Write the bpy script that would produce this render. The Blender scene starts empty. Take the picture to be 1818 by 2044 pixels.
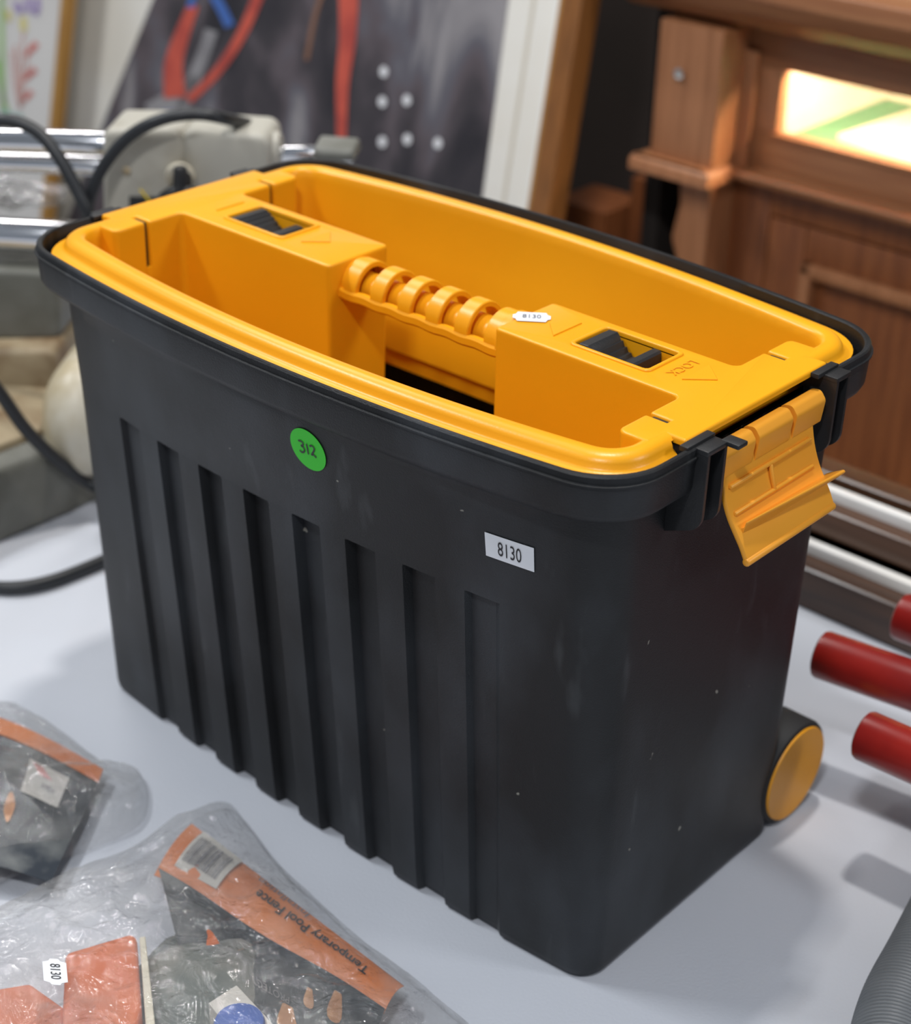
import bpy, bmesh, math, random
import numpy as np
from mathutils import Vector, Matrix, noise

random.seed(4)
scn = bpy.context.scene
COL = scn.collection

# ------------------------------------------------------------------ camera
CX, CY, FPX = 909.0, 1022.0, 3385.874
CAM = np.array([0.825552, -0.907768, 0.933741])
ROT = np.array([[0.74302553, 0.66883139, 0.02403393],
                [-0.34213342, 0.34873249, 0.87254248],
                [-0.57520239, 0.65654415, -0.48794672]])      # right, up, forward
cd = bpy.data.cameras.new('camera')
cd.sensor_fit = 'HORIZONTAL'; cd.sensor_width = 36.0
cd.lens = FPX / 1818.0 * 36.0
cd.clip_start = 0.05; cd.clip_end = 60
cd.dof.use_dof = True; cd.dof.focus_distance = 1.14; cd.dof.aperture_fstop = 5.8
cam = bpy.data.objects.new('camera', cd); COL.objects.link(cam)
M = Matrix.Identity(4)
for i in range(3):
    M[i][0] = ROT[0][i]; M[i][1] = ROT[1][i]; M[i][2] = -ROT[2][i]; M[i][3] = CAM[i]
cam.matrix_world = M
scn.camera = cam

# ------------------------------------------------------------------ light and exposure
w = bpy.data.worlds.new('world'); scn.world = w; w.use_nodes = True
w.node_tree.nodes['Background'].inputs[0].default_value = (0.80, 0.88, 1.0, 1)
w.node_tree.nodes['Background'].inputs[1].default_value = 0.26
def lamp(name, loc, target, power, sx, sy, col):
    l = bpy.data.lights.new(name, 'AREA'); l.shape = 'RECTANGLE'; l.size = sx; l.size_y = sy
    l.energy = power; l.color = col
    o = bpy.data.objects.new(name, l); COL.objects.link(o); o.location = loc
    o.rotation_euler = (Vector(target) - Vector(loc)).to_track_quat('-Z', 'Y').to_euler()
    return o
lamp('hall_lamp', (-.15, .56, 3.0), (0, 0, .2), 38, .18, .12, (1, .96, .91))
lamp('hall_lamp', (.95, -1.75, 2.8), (0, 0, .2), 37, .30, .16, (.97, .98, 1))
lamp('hall_lamp', (-1.9, -1.1, 3.0), (0, 0, .2), 50, .8, .20, (.95, .98, 1))
lamp('hall_lamp', (2.5, .95, 1.95), (0, 0, .2), 17, .45, .45, (.97, .98, 1))
lamp('hall_lamp', (-2.4, .9, 3.0), (-.6, .6, .2), 26, 1.4, .16, (1, .97, .93))  # long lamp added to give the chrome rails reflections
vs = scn.view_settings
vs.view_transform = 'Standard'; vs.look = 'None'; vs.gamma = 1; vs.use_curve_mapping = False
vs.exposure = 0.0

# ------------------------------------------------------------------ pixel -> place helpers
def ray(u, v):
    return np.array([(u - CX) / FPX, -(v - CY) / FPX, 1.0]) @ ROT
def at(u, v, p, n):
    d = ray(u, v); n = np.array(n, float); t = ((np.array(p, float) - CAM) @ n) / (d @ n)
    return Vector(CAM + t * d)
def onz(u, v, z): return at(u, v, (0, 0, z), (0, 0, 1))
def ony(u, v, y): return at(u, v, (0, y, 0), (0, 1, 0))
def onx(u, v, x): return at(u, v, (x, 0, 0), (1, 0, 0))

# ------------------------------------------------------------------ materials
def mat(name, col, rough=.5, metal=0, spec=.5, noise_scale=0, col2=None, bump=0, bump_scale=60, alpha=1, emit=None, estr=0,
        lo=.4, hi=.6, stretch=None, coat=0, sss=0, detail=4, trans=0):
    m = bpy.data.materials.new(name); m.use_nodes = True
    nt = m.node_tree; b = nt.nodes['Principled BSDF']
    b.inputs['Base Color'].default_value = (*col, 1); b.inputs['Roughness'].default_value = rough
    b.inputs['Metallic'].default_value = metal; b.inputs['Specular IOR Level'].default_value = spec
    b.inputs['Alpha'].default_value = alpha; b.inputs['Coat Weight'].default_value = coat
    b.inputs['Transmission Weight'].default_value = trans
    if sss:
        b.inputs['Subsurface Weight'].default_value = sss; b.inputs['Subsurface Radius'].default_value = (.012, .006, .001)
        b.inputs['Subsurface Scale'].default_value = 1
    if emit:
        b.inputs['Emission Color'].default_value = (*emit, 1); b.inputs['Emission Strength'].default_value = estr
    tc = nt.nodes.new('ShaderNodeTexCoord'); src = tc.outputs['Object']
    if stretch:
        mp = nt.nodes.new('ShaderNodeMapping'); mp.inputs['Scale'].default_value = stretch
        nt.links.new(src, mp.inputs['Vector']); src = mp.outputs['Vector']
    if noise_scale:
        n = nt.nodes.new('ShaderNodeTexNoise'); n.inputs['Scale'].default_value = noise_scale; n.inputs['Detail'].default_value = detail
        nt.links.new(src, n.inputs['Vector'])
        r = nt.nodes.new('ShaderNodeValToRGB')
        r.color_ramp.elements[0].position = lo; r.color_ramp.elements[0].color = (*col, 1)
        r.color_ramp.elements[1].position = hi; r.color_ramp.elements[1].color = (*(col2 or col), 1)
        nt.links.new(n.outputs['Fac'], r.inputs['Fac']); nt.links.new(r.outputs['Color'], b.inputs['Base Color'])
    if bump:
        n = nt.nodes.new('ShaderNodeTexNoise'); n.inputs['Scale'].default_value = bump_scale; n.inputs['Detail'].default_value = 5
        nt.links.new(src, n.inputs['Vector'])
        bp = nt.nodes.new('ShaderNodeBump'); bp.inputs['Strength'].default_value = bump; bp.inputs['Distance'].default_value = .002
        nt.links.new(n.outputs['Fac'], bp.inputs['Height']); nt.links.new(bp.outputs['Normal'], b.inputs['Normal'])
    return m

def tub_material():
    m = mat('black_plastic', (.020, .0215, .024), rough=.46, spec=.36, bump=.22, bump_scale=900)
    nt = m.node_tree; b = nt.nodes['Principled BSDF']; tc = nt.nodes.new('ShaderNodeTexCoord')
    def nz(scale, detail, lo, hi, c0, c1, st=(1, 1, 1)):
        mp = nt.nodes.new('ShaderNodeMapping'); mp.inputs['Scale'].default_value = st
        nt.links.new(tc.outputs['Object'], mp.inputs['Vector'])
        n = nt.nodes.new('ShaderNodeTexNoise'); n.inputs['Scale'].default_value = scale; n.inputs['Detail'].default_value = detail
        nt.links.new(mp.outputs['Vector'], n.inputs['Vector'])
        r = nt.nodes.new('ShaderNodeValToRGB'); r.color_ramp.elements[0].position = lo; r.color_ramp.elements[1].position = hi
        r.color_ramp.elements[0].color = (c0, c0, c0, 1); r.color_ramp.elements[1].color = (c1, c1, c1, 1)
        nt.links.new(n.outputs['Fac'], r.inputs['Fac']); return r.outputs['Color']
    smear_light = nz(9, 6, .46, .74, 0, .55, (1, 1, .55)); streak = nz(38, 3, .66, .74, 0, .30, (1, 1, .25)); spot = nz(75, 2, .765, .785, 0, .8)  # first noise: smudges plus a bluish light patch, put into the colour
    col = None
    for fac, c in ((smear_light, (.060, .068, .080)), (streak, (.075, .08, .085)), (spot, (.30, .29, .25))):
        mx = nt.nodes.new('ShaderNodeMixRGB'); nt.links.new(fac, mx.inputs['Fac'])
        if col is None: mx.inputs['Color1'].default_value = (.0092, .0098, .0108, 1)
        else: nt.links.new(col, mx.inputs['Color1'])
        mx.inputs['Color2'].default_value = (*c, 1); col = mx.outputs['Color']
    nt.links.new(col, b.inputs['Base Color'])
    return m

def wood(name, c1, c2, axis='x', rough=.42, scale=6):
    st = {'x': (1, 14, 14), 'y': (14, 1, 14), 'z': (14, 14, 1)}[axis]
    return mat(name, c1, rough=rough, noise_scale=scale, col2=c2, lo=.35, hi=.68, stretch=st, bump=.08, bump_scale=20)

MT = {}
MT['tub'] = tub_material()
MT['black'] = mat('black_fitting_plastic', (.017, .0175, .019), rough=.42, bump=.1, bump_scale=700)
MT['yellow'] = mat('yellow_plastic', (.90, .395, .008), rough=.33, spec=.42, noise_scale=5, col2=(.86, .365, .007), bump=.05, bump_scale=600)
MT['latch'] = mat('latch_yellow_plastic', (.86, .375, .035), rough=.36, noise_scale=6, col2=(.83, .35, .03))
MT['rubber'] = mat('wheel_rubber', (.014, .014, .015), rough=.7)
MT['cap'] = mat('wheel_cap_yellow', (.78, .33, .006), rough=.45, noise_scale=22, col2=(.76, .315, .006))
MT['bracketgrey'] = mat('dusty_grey_plastic', (.10, .10, .095), rough=.7, noise_scale=30, col2=(.18, .17, .14))
MT['green'] = mat('green_sticker_paper', (.035, .58, .022), rough=.55)
MT['white'] = mat('white_sticker_paper', (.78, .80, .84), rough=.6, noise_scale=40, col2=(.74, .76, .80))
MT['ink'] = mat('black_ink', (.012, .012, .016), rough=.5)
MT['inkgrey'] = mat('grey_ink', (.16, .16, .19), rough=.6)
MT['cloth'] = mat('white_cotton_cloth', (.56, .58, .63), rough=.9, spec=.15, noise_scale=3, col2=(.525, .55, .605), bump=.25, bump_scale=420)
MT['floor'] = mat('grey_floor', (.12, .11, .10), rough=.7, noise_scale=4, col2=(.16, .15, .13))
MT['wallm'] = mat('dark_wall', (.045, .035, .03), rough=.8, noise_scale=2, col2=(.06, .045, .04))
MT['table'] = mat('table_laminate', (.5, .47, .42), rough=.5, noise_scale=5, col2=(.46, .43, .38))
MT['steel'] = mat('table_leg_steel', (.3, .3, .31), rough=.35, metal=1)
MT['chrome'] = mat('chrome', (.78, .79, .82), rough=.12, metal=1)
MT['cast'] = mat('painted_cast_metal', (.45, .43, .37), rough=.42, noise_scale=14, col2=(.33, .30, .24), lo=.5, hi=.75)
MT['castd'] = mat('dull_cast_metal', (.19, .19, .17), rough=.5, noise_scale=10, col2=(.12, .12, .10))
MT['rust'] = mat('rust_stained_metal', (.34, .27, .17), rough=.6, noise_scale=16, col2=(.15, .085, .035), lo=.45, hi=.7)
MT['cream'] = mat('cream_metal', (.62, .58, .48), rough=.4, noise_scale=12, col2=(.45, .38, .25))
MT['cable'] = mat('black_cable_rubber', (.016, .018, .021), rough=.42)
MT['yscale'] = mat('yellow_print', (.75, .55, .03), rough=.5)
MT['oak'] = wood('mid_brown_wood', (.36, .155, .066), (.26, .10, .042), 'x')
MT['oakz'] = wood('mid_brown_wood_upright', (.42, .18, .08), (.31, .125, .052), 'z')
MT['oakd'] = wood('red_brown_wood', (.27, .090, .030), (.18, .055, .019), 'z')
MT['dark'] = mat('dark_recess_board', (.028, .022, .019), rough=.8, noise_scale=5, col2=(.02, .016, .014))
MT['glass'] = mat('window_glass', (1, 1, 1), rough=.02, alpha=.08)
MT['felt'] = mat('green_felt', (.10, .30, .15), rough=.95, noise_scale=80, col2=(.085, .26, .13))
MT['pad'] = mat('white_display_card', (.85, .80, .70), rough=.8, noise_scale=9, col2=(.80, .74, .62))
MT['silver'] = mat('silver', (.85, .83, .78), rough=.12, metal=1)
MT['lampglow'] = mat('display_lamp_glow', (1, .85, .6), emit=(1, .82, .55), estr=130)
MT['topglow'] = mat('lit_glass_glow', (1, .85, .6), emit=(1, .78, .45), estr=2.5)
MT['fdark'] = wood('dark_frame_wood', (.040, .020, .013), (.075, .036, .02), 'x', rough=.28)
MT['fbrown'] = wood('bronze_frame_wood', (.10, .045, .022), (.065, .03, .016), 'x', rough=.3)
MT['fwhite'] = mat('white_frame_slip', (.80, .79, .77), rough=.4, noise_scale=10, col2=(.74, .72, .68))
MT['mount'] = mat('mount_board', (.80, .78, .73), rough=.8, noise_scale=3, col2=(.74, .70, .62))
MT['mountline'] = mat('mount_line', (.62, .57, .48), rough=.8)
MT['fgold'] = wood('tan_frame_wood', (.45, .24, .06), (.36, .18, .045), 'z', rough=.4)
MT['fwood'] = wood('brown_picture_frame_wood', (.26, .10, .025), (.18, .07, .018), 'z', rough=.4)
MT['red'] = mat('red_enamel', (.33, .016, .011), rough=.30, noise_scale=18, col2=(.25, .012, .010), coat=.2)
MT['redchip'] = mat('bare_metal_chip', (.20, .12, .10), rough=.6, noise_scale=40, col2=(.3, .2, .17))
MT['hose'] = mat('grey_hose_plastic', (.15, .16, .17), rough=.45, noise_scale=15, col2=(.12, .13, .14))
MT['orange'] = mat('orange_card', (.78, .23, .055), rough=.45, noise_scale=14, col2=(.70, .19, .045))
MT['orangep'] = mat('orange_plastic', (.72, .17, .045), rough=.5, noise_scale=9, col2=(.62, .13, .03))
MT['photo'] = mat('dark_printed_photo', (.022, .030, .042), rough=.35, noise_scale=26, col2=(.16, .17, .17), lo=.45, hi=.75)
MT['photog'] = mat('green_grey_netting', (.10, .12, .115), rough=.6, noise_scale=20, col2=(.20, .20, .18))
MT['skin'] = mat('printed_hand_tone', (.55, .28, .13), rough=.5, noise_scale=60, col2=(.40, .18, .08))
MT['creamstrip'] = mat('cream_plastic_strip', (.68, .63, .50), rough=.5)
MT['blue'] = mat('blue_plastic', (.05, .12, .42), rough=.4)
MT['paper'] = mat('off_white_paper', (.66, .63, .58), rough=.8, noise_scale=12, col2=(.60, .57, .52))
MT['pink'] = mat('pink_print', (.72, .35, .33), rough=.7)

def film_material():
    m = bpy.data.materials.new('clear_plastic_film'); m.use_nodes = True; nt = m.node_tree
    nt.nodes.remove(nt.nodes['Principled BSDF']); out = nt.nodes['Material Output']
    N = nt.nodes.new; L = nt.links.new
    tc = N('ShaderNodeTexCoord')
    n = N('ShaderNodeTexNoise'); n.inputs['Scale'].default_value = 13; n.inputs['Detail'].default_value = 5; n.inputs['Distortion'].default_value = 1.2
    L(tc.outputs['Object'], n.inputs['Vector'])
    r = N('ShaderNodeMapRange'); r.inputs['From Min'].default_value = .3; r.inputs['From Max'].default_value = .75
    r.inputs['To Min'].default_value = .05; r.inputs['To Max'].default_value = .30
    L(n.outputs['Fac'], r.inputs['Value'])
    n2 = N('ShaderNodeTexNoise'); n2.inputs['Scale'].default_value = 30; n2.inputs['Detail'].default_value = 5; n2.inputs['Distortion'].default_value = 2.0
    L(tc.outputs['Object'], n2.inputs['Vector'])
    bp = N('ShaderNodeBump'); bp.inputs['Strength'].default_value = .9; bp.inputs['Distance'].default_value = .011
    L(n2.outputs['Fac'], bp.inputs['Height'])
    tr = N('ShaderNodeBsdfTransparent'); tr.inputs['Color'].default_value = (.97, .97, .97, 1)
    df = N('ShaderNodeBsdfDiffuse'); df.inputs['Color'].default_value = (.58, .57, .55, 1)
    gl = N('ShaderNodeBsdfGlossy'); gl.inputs['Roughness'].default_value = .07; L(bp.outputs['Normal'], gl.inputs['Normal'])
    mx = N('ShaderNodeMixShader'); L(r.outputs['Result'], mx.inputs['Fac']); L(tr.outputs[0], mx.inputs[1]); L(df.outputs[0], mx.inputs[2])
    lw = N('ShaderNodeLayerWeight'); lw.inputs['Blend'].default_value = .5; L(bp.outputs['Normal'], lw.inputs['Normal'])
    pw = N('ShaderNodeMath'); pw.operation = 'POWER'; pw.inputs[1].default_value = 4.0; L(lw.outputs['Facing'], pw.inputs[0])
    fr = N('ShaderNodeMapRange'); fr.inputs['To Min'].default_value = .085; fr.inputs['To Max'].default_value = .45; L(pw.outputs[0], fr.inputs['Value'])
    mx2 = N('ShaderNodeMixShader'); L(fr.outputs[0], mx2.inputs['Fac']); L(mx.outputs[0], mx2.inputs[1]); L(gl.outputs[0], mx2.inputs[2])
    L(mx2.outputs[0], out.inputs['Surface'])
    return m
MT['film'] = film_material()

def art_material():
    m = bpy.data.materials.new('abstract_print'); m.use_nodes = True; nt = m.node_tree
    b = nt.nodes['Principled BSDF']; b.inputs['Roughness'].default_value = .28
    tc = nt.nodes.new('ShaderNodeTexCoord'); mp = nt.nodes.new('ShaderNodeMapping')
    mp.inputs['Rotation'].default_value = (0, .35, 0); mp.inputs['Scale'].default_value = (4.2, 4, 1.5)
    nt.links.new(tc.outputs['Object'], mp.inputs['Vector'])
    n = nt.nodes.new('ShaderNodeTexNoise'); n.inputs['Scale'].default_value = 1.6; n.inputs['Detail'].default_value = 6; n.inputs['Distortion'].default_value = .6
    nt.links.new(mp.outputs['Vector'], n.inputs['Vector'])
    r = nt.nodes.new('ShaderNodeValToRGB'); cr = r.color_ramp
    cr.elements[0].position = .34; cr.elements[0].color = (.028, .025, .030, 1)
    cr.elements[1].position = .70; cr.elements[1].color = (.33, .31, .32, 1)
    for p, c in ((.43, (.055, .047, .053)), (.5, (.11, .09, .10)), (.55, (.12, .115, .135)), (.61, (.24, .225, .235))):
        e = cr.elements.new(p); e.color = (*c, 1)
    nt.links.new(n.outputs['Fac'], r.inputs['Fac']); nt.links.new(r.outputs['Color'], b.inputs['Base Color'])
    return m
MT['art'] = art_material()
MT['artred'] = mat('red_paint', (.58, .10, .065), rough=.4, noise_scale=14, col2=(.42, .065, .05))
MT['artblue'] = mat('blue_paint', (.06, .14, .42), rough=.4)
MT['artgrey'] = mat('pale_grey_paint', (.30, .29, .30), rough=.5, noise_scale=8, col2=(.20, .19, .20))
MT['artbrown'] = mat('brown_paint', (.22, .11, .07), rough=.5)
MT['dotwhite'] = mat('dot_white', (.78, .78, .80), rough=.5)
MT['paperw'] = mat('watercolour_paper', (.68, .66, .64), rough=.8, noise_scale=4, col2=(.63, .61, .59))
for nme, c in (('pgreen', (.38, .58, .25)), ('pred', (.66, .18, .15)), ('ppurple', (.36, .27, .52)), ('pyellow', (.72, .64, .26)), ('pteal', (.30, .50, .46)), ('ppink', (.70, .42, .38))):
    MT[nme] = mat('watercolour_' + nme[1:], c, rough=.8, noise_scale=20, col2=tuple(x * .85 for x in c))

# ------------------------------------------------------------------ object helpers
def obj(name, bm, m, parent=None, smooth=35, weld=True):
    if weld: bmesh.ops.remove_doubles(bm, verts=bm.verts, dist=1e-6)
    me = bpy.data.meshes.new(name); bm.to_mesh(me); bm.free()
    me.materials.append(MT[m] if isinstance(m, str) else m)
    if smooth is not None:
        for p in me.polygons: p.use_smooth = True
        try: me.set_sharp_from_angle(angle=math.radians(smooth))
        except Exception: pass
    o = bpy.data.objects.new(name, me); COL.objects.link(o)
    if parent is not None:
        o.parent = parent
        root = parent
        while root.parent: root = root.parent
        if parent is root: o.matrix_parent_inverse = Matrix.Translation(-root.location)
    return o
def thing(name, label, cat, loc, group=None):
    o = bpy.data.objects.new(name, None); COL.objects.link(o); o.location = loc; o.empty_display_size = .05
    o['label'] = label; o['category'] = cat
    if group: o['group'] = group
    return o
def tag(o, label, cat, group=None, kind=None):
    o['label'] = label; o['category'] = cat
    if group: o['group'] = group
    if kind: o['kind'] = kind
    return o
def struct(o, label, cat):
    o['kind'] = 'structure'; o['label'] = label; o['category'] = cat; return o

def add_box(bm, x0, x1, y0, y1, z0, z1, bev=0, seg=2):
    t = bmesh.new(); bmesh.ops.create_cube(t, size=1)
    for v in t.verts:
        v.co = Vector(((x0 + x1) / 2 + v.co.x * (x1 - x0), (y0 + y1) / 2 + v.co.y * (y1 - y0), (z0 + z1) / 2 + v.co.z * (z1 - z0)))
    if bev: bmesh.ops.bevel(t, geom=list(t.edges), offset=bev, segments=seg, profile=.6, affect='EDGES')
    merge(bm, t); return bm
def merge(bm, t, f=None):
    mp = {}
    for v in t.verts: mp[v] = bm.verts.new(f(v.co) if f else v.co)
    for fc in t.faces:
        try: bm.faces.new([mp[v] for v in fc.verts])
        except ValueError: pass
    t.free()
def box(x0, x1, y0, y1, z0, z1, bev=0, seg=2):
    return add_box(bmesh.new(), x0, x1, y0, y1, z0, z1, bev, seg)
def grid(bm, rows, closed=True):
    vr = [[bm.verts.new(p) for p in r] for r in rows]
    for a, b in zip(vr[:-1], vr[1:]):
        n = len(a)
        for i in range(n if closed else n - 1):
            j = (i + 1) % n
            try: bm.faces.new((a[i], a[j], b[j], b[i]))
            except ValueError: pass
    return vr
def cap(bm, ring, flip=False):
    try: f = bm.faces.new(ring[::-1] if flip else ring)
    except ValueError: pass
def frame_from(d, up=(0, 0, 1)):
    d = Vector(d).normalized(); u = Vector(up)
    if abs(d.dot(u)) > .95: u = Vector((1, 0, 0))
    s = d.cross(u).normalized(); return s, s.cross(d).normalized()
def add_cyl(bm, a, b, r, n=28, bev=0, r2=None):
    a = Vector(a); b = Vector(b); d = (b - a).normalized(); s, u = frame_from(d); r2 = r2 or r
    prof = [(0, r)] if not bev else [(0, r - bev), (bev * .3, r - bev * .3), (bev, r)]
    L = (b - a).length
    pr = prof + [(L - t, r2 - (r - q)) for t, q in prof[::-1]]
    rows = [[a + d * t + (s * math.cos(2 * math.pi * i / n) + u * math.sin(2 * math.pi * i / n)) * q for i in range(n)] for t, q in pr]
    vr = grid(bm, rows); cap(bm, vr[0], True); cap(bm, vr[-1])
    return bm
def cyl(*a, **k): return add_cyl(bmesh.new(), *a, **k)
def add_tube(bm, pts, r, n=12, rf=None):
    pts = [Vector(p) for p in pts]; rows = []; s0 = None
    for i, p in enumerate(pts):
        d = (pts[min(i + 1, len(pts) - 1)] - pts[max(i - 1, 0)]).normalized()
        if s0 is None: s, u = frame_from(d)
        else:
            s = (s0 - d * s0.dot(d)).normalized(); u = s.cross(d).normalized()
        s0 = s; q = rf(i) if rf else r
        rows.append([p + (s * math.cos(2 * math.pi * k / n) + u * math.sin(2 * math.pi * k / n)) * q for k in range(n)])
    vr = grid(bm, rows); cap(bm, vr[0], True); cap(bm, vr[-1])
    bmesh.ops.recalc_face_normals(bm, faces=bm.faces); return bm
def spline(P, n=12):
    P = [Vector(p) for p in P]; P = [P[0] * 2 - P[1]] + P + [P[-1] * 2 - P[-2]]; out = []
    for i in range(1, len(P) - 2):
        for k in range(n):
            t = k / n; a, b, c, d = P[i - 1:i + 3]
            out.append(.5 * ((2 * b) + (c - a) * t + (2 * a - 5 * b + 4 * c - d) * t * t + (3 * b - a - 3 * c + d) * t ** 3))
    out.append(P[-2]); return out
def fillet(poly, rad, n=5):
    out = []; N = len(poly)
    for i, p in enumerate(poly):
        r = rad[i] if isinstance(rad, (list, tuple)) else rad
        p = Vector(p); a = Vector(poly[i - 1]) - p; b = Vector(poly[(i + 1) % N]) - p
        if r <= 0: out.append((p.x, p.y)); continue
        la, lb = a.length, b.length; a.normalize(); b.normalize()
        ang = a.angle(b); t = min(r / math.tan(ang / 2), la * .49, lb * .49); rr = t * math.tan(ang / 2)
        c = p + (a + b).normalized() * (rr / math.sin(ang / 2))
        s = p + a * t - c; e = p + b * t - c
        a0 = math.atan2(s.y, s.x); a1 = math.atan2(e.y, e.x)
        da = (a1 - a0 + math.pi) % (2 * math.pi) - math.pi
        for k in range(n + 1):
            q = a0 + da * k / n; out.append((c.x + rr * math.cos(q), c.y + rr * math.sin(q)))
    return out
def area2(p): return sum(p[i - 1][0] * p[i][1] - p[i][0] * p[i - 1][1] for i in range(len(p)))
def offset_poly(p, d):          # d > 0 moves inwards for CCW
    N = len(p); out = []
    for i in range(N):
        a = Vector(p[i]) - Vector(p[i - 1]); b = Vector(p[(i + 1) % N]) - Vector(p[i])
        if a.length < 1e-9: a = b.copy()
        if b.length < 1e-9: b = a.copy()
        na = Vector((-a.y, a.x)).normalized(); nb = Vector((-b.y, b.x)).normalized()
        m = na + nb
        if m.length < 1e-6: m = na
        m = m / max(m.dot(na), .3) if m.length else m
        out.append((p[i][0] + m.x * d, p[i][1] + m.y * d))
    return out
def prism(outline, z0, z1, bev=.002, holes=(), f=None, bottom=True):
    """prism of a plan outline with a rounded top edge; f maps (x, y, z) to the place"""
    f = f or (lambda p: Vector(p)); bm = bmesh.new(); loops = []
    for k, pl in enumerate([outline] + list(holes)):
        ccw = area2(pl) > 0
        if (k == 0) != ccw: pl = pl[::-1]
        rows = []
        if bev:
            for a in (0, 22.5, 45, 67.5, 90):
                o = bev * (1 - math.cos(math.radians(90 - a))) if False else bev * (1 - math.sin(math.radians(90 - a)))
                h = bev * (1 - math.cos(math.radians(90 - a)))
                q = offset_poly(pl, o)
                rows.append([f((x, y, z1 - h)) for x, y in q])
            rows = rows[::1]
            rows = sorted(rows, key=lambda r: 0) 
        else: rows = [[f((x, y, z1)) for x, y in pl]]
        # rows[0]: offset 0 at z1 - bev ; rows[-1]: offset bev at z1
        rows = [[f((x, y, z0)) for x, y in pl]] + rows
        vr = grid(bm, rows); loops.append((vr[0], vr[-1]))
    for idx in ((1, 0) if bottom else (1,)):
        ed = []
        for lp in loops:
            r = lp[idx]
            for i in range(len(r)):
                e = bm.edges.get((r[i - 1], r[i]))
                if e: ed.append(e)
        bmesh.ops.triangle_fill(bm, use_beauty=True, use_dissolve=False, edges=ed)
    bmesh.ops.recalc_face_normals(bm, faces=bm.faces)
    return bm
def text_bm(s, size, f, sx=1.0, align='CENTER', bold=0):
    c = bpy.data.curves.new('lettering', 'FONT'); c.body = s; c.size = size; c.align_x = align; c.align_y = 'CENTER'; c.resolution_u = 3; c.offset = bold
    o = bpy.data.objects.new('lettering_tmp', c); COL.objects.link(o)
    dg = bpy.context.evaluated_depsgraph_get(); me = bpy.data.meshes.new_from_object(o.evaluated_get(dg))
    bpy.data.objects.remove(o); bpy.data.curves.remove(c)
    bm = bmesh.new(); bm.from_mesh(me); bpy.data.meshes.remove(me)
    bmesh.ops.triangulate(bm, faces=bm.faces)
    for v in bm.verts: v.co = f(v.co.x * sx, v.co.y)
    return bm
def ribbon(bm, pts, wd, f):
    """flat stroke in a plane; pts 2D, width list or number"""
    N = len(pts); L = []; Rr = []
    for i, p in enumerate(pts):
        a = Vector(pts[max(i - 1, 0)]); b = Vector(pts[min(i + 1, N - 1)]); d = (b - a).normalized(); n = Vector((-d.y, d.x))
        ww = wd[i] if isinstance(wd, (list, tuple)) else wd
        L.append(f(p[0] + n.x * ww / 2, p[1] + n.y * ww / 2)); Rr.append(f(p[0] - n.x * ww / 2, p[1] - n.y * ww / 2))
    grid(bm, [[bm.verts.new(v).co for v in ()] or L, Rr], closed=False)
    return bm
def spl2(P, n=8): return [(p.x, p.y) for p in spline([(x, y, 0) for x, y in P], n)]

# ================================================================== the setting
FLOOR = -.74
struct(obj('floor', box(-4, 4, -4, 3, FLOOR - .05, FLOOR), 'floor', smooth=None), 'grey hall floor under the tables', 'floor')
struct(obj('wall_back', box(-4, 4, 1.72, 1.78, FLOOR, 2.6), 'wallm', smooth=None), 'dark wall behind the wooden counter', 'wall')

# table and its cloth
TX0, TX1, TY0, TY1 = -1.15, 1.25, -.80, .64
tb = thing('trestle_table', 'long trestle table hidden under the white cloth', 'table', (.05, -.08, FLOOR))
obj('table_top', box(TX0, TX1, TY0, TY1, -.052, -.024, .003), 'table', tb)
for sx in (TX0 + .12, TX1 - .12):
    for sy in (TY0 + .12, TY1 - .12):
        obj('leg', cyl((sx, sy, FLOOR), (sx, sy, -.050), .016, bev=.003), 'steel', tb)

def cloth_z(x, y):
    p = Vector((x * 3.1, y * 3.1, 1.7)); z = .0028 * noise.noise(p)
    a = x * .8 + y * .6; b = -x * .6 + y * .8
    z += .0030 * (1 - abs(noise.noise(Vector((a * 2.2, b * 9.0, 4.2)))) * 2.2)
    z += .0022 * (1 - abs(noise.noise(Vector((a * 8.0 + 3, b * 2.0, 9.1)))) * 2.2)
    # flat under the toolbox
    dx = max(abs(x) - .285, 0); dy = max(abs(y) - .135, 0); k = min(1, math.hypot(dx, dy) / .09); k = k * k * (3 - 2 * k)
    return 1.5 * min(0, z - .004) * k - .0005 * k
bm = bmesh.new(); NX, NY = 240, 150; rows = []
for j in range(NY + 1):
    y = TY0 - .02 + (TY1 - TY0 + .04) * j / NY
    rows.append([Vector((TX0 - .02 + (TX1 - TX0 + .04) * i / NX, y, cloth_z(TX0 - .02 + (TX1 - TX0 + .04) * i / NX, y))) for i in range(NX + 1)])
# hanging hems on all four sides
def hem(r, nx, ny, fr):
    return [Vector((p.x + nx * (.012 + .012 * math.sin(i * fr)), p.y + ny * (.012 + .012 * math.sin(i * fr)), -.28)) for i, p in enumerate(r)]
vr = grid(bm, rows, closed=False)
def edge_hem(vs, nx, ny):
    lo = hem([v.co for v in vs], nx, ny, .35); lv = [bm.verts.new(p) for p in lo]
    for i in range(len(vs) - 1): bm.faces.new((vs[i], vs[i + 1], lv[i + 1], lv[i]))
edge_hem(vr[0], 0, -1); edge_hem(vr[-1], 0, 1); edge_hem([r[0] for r in vr], -1, 0); edge_hem([r[-1] for r in vr], 1, 0)
bmesh.ops.recalc_face_normals(bm, faces=bm.faces)
tag(obj('tablecloth', bm, 'cloth', smooth=80), 'creased white cotton cloth spread over the table', 'tablecloth')

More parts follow.
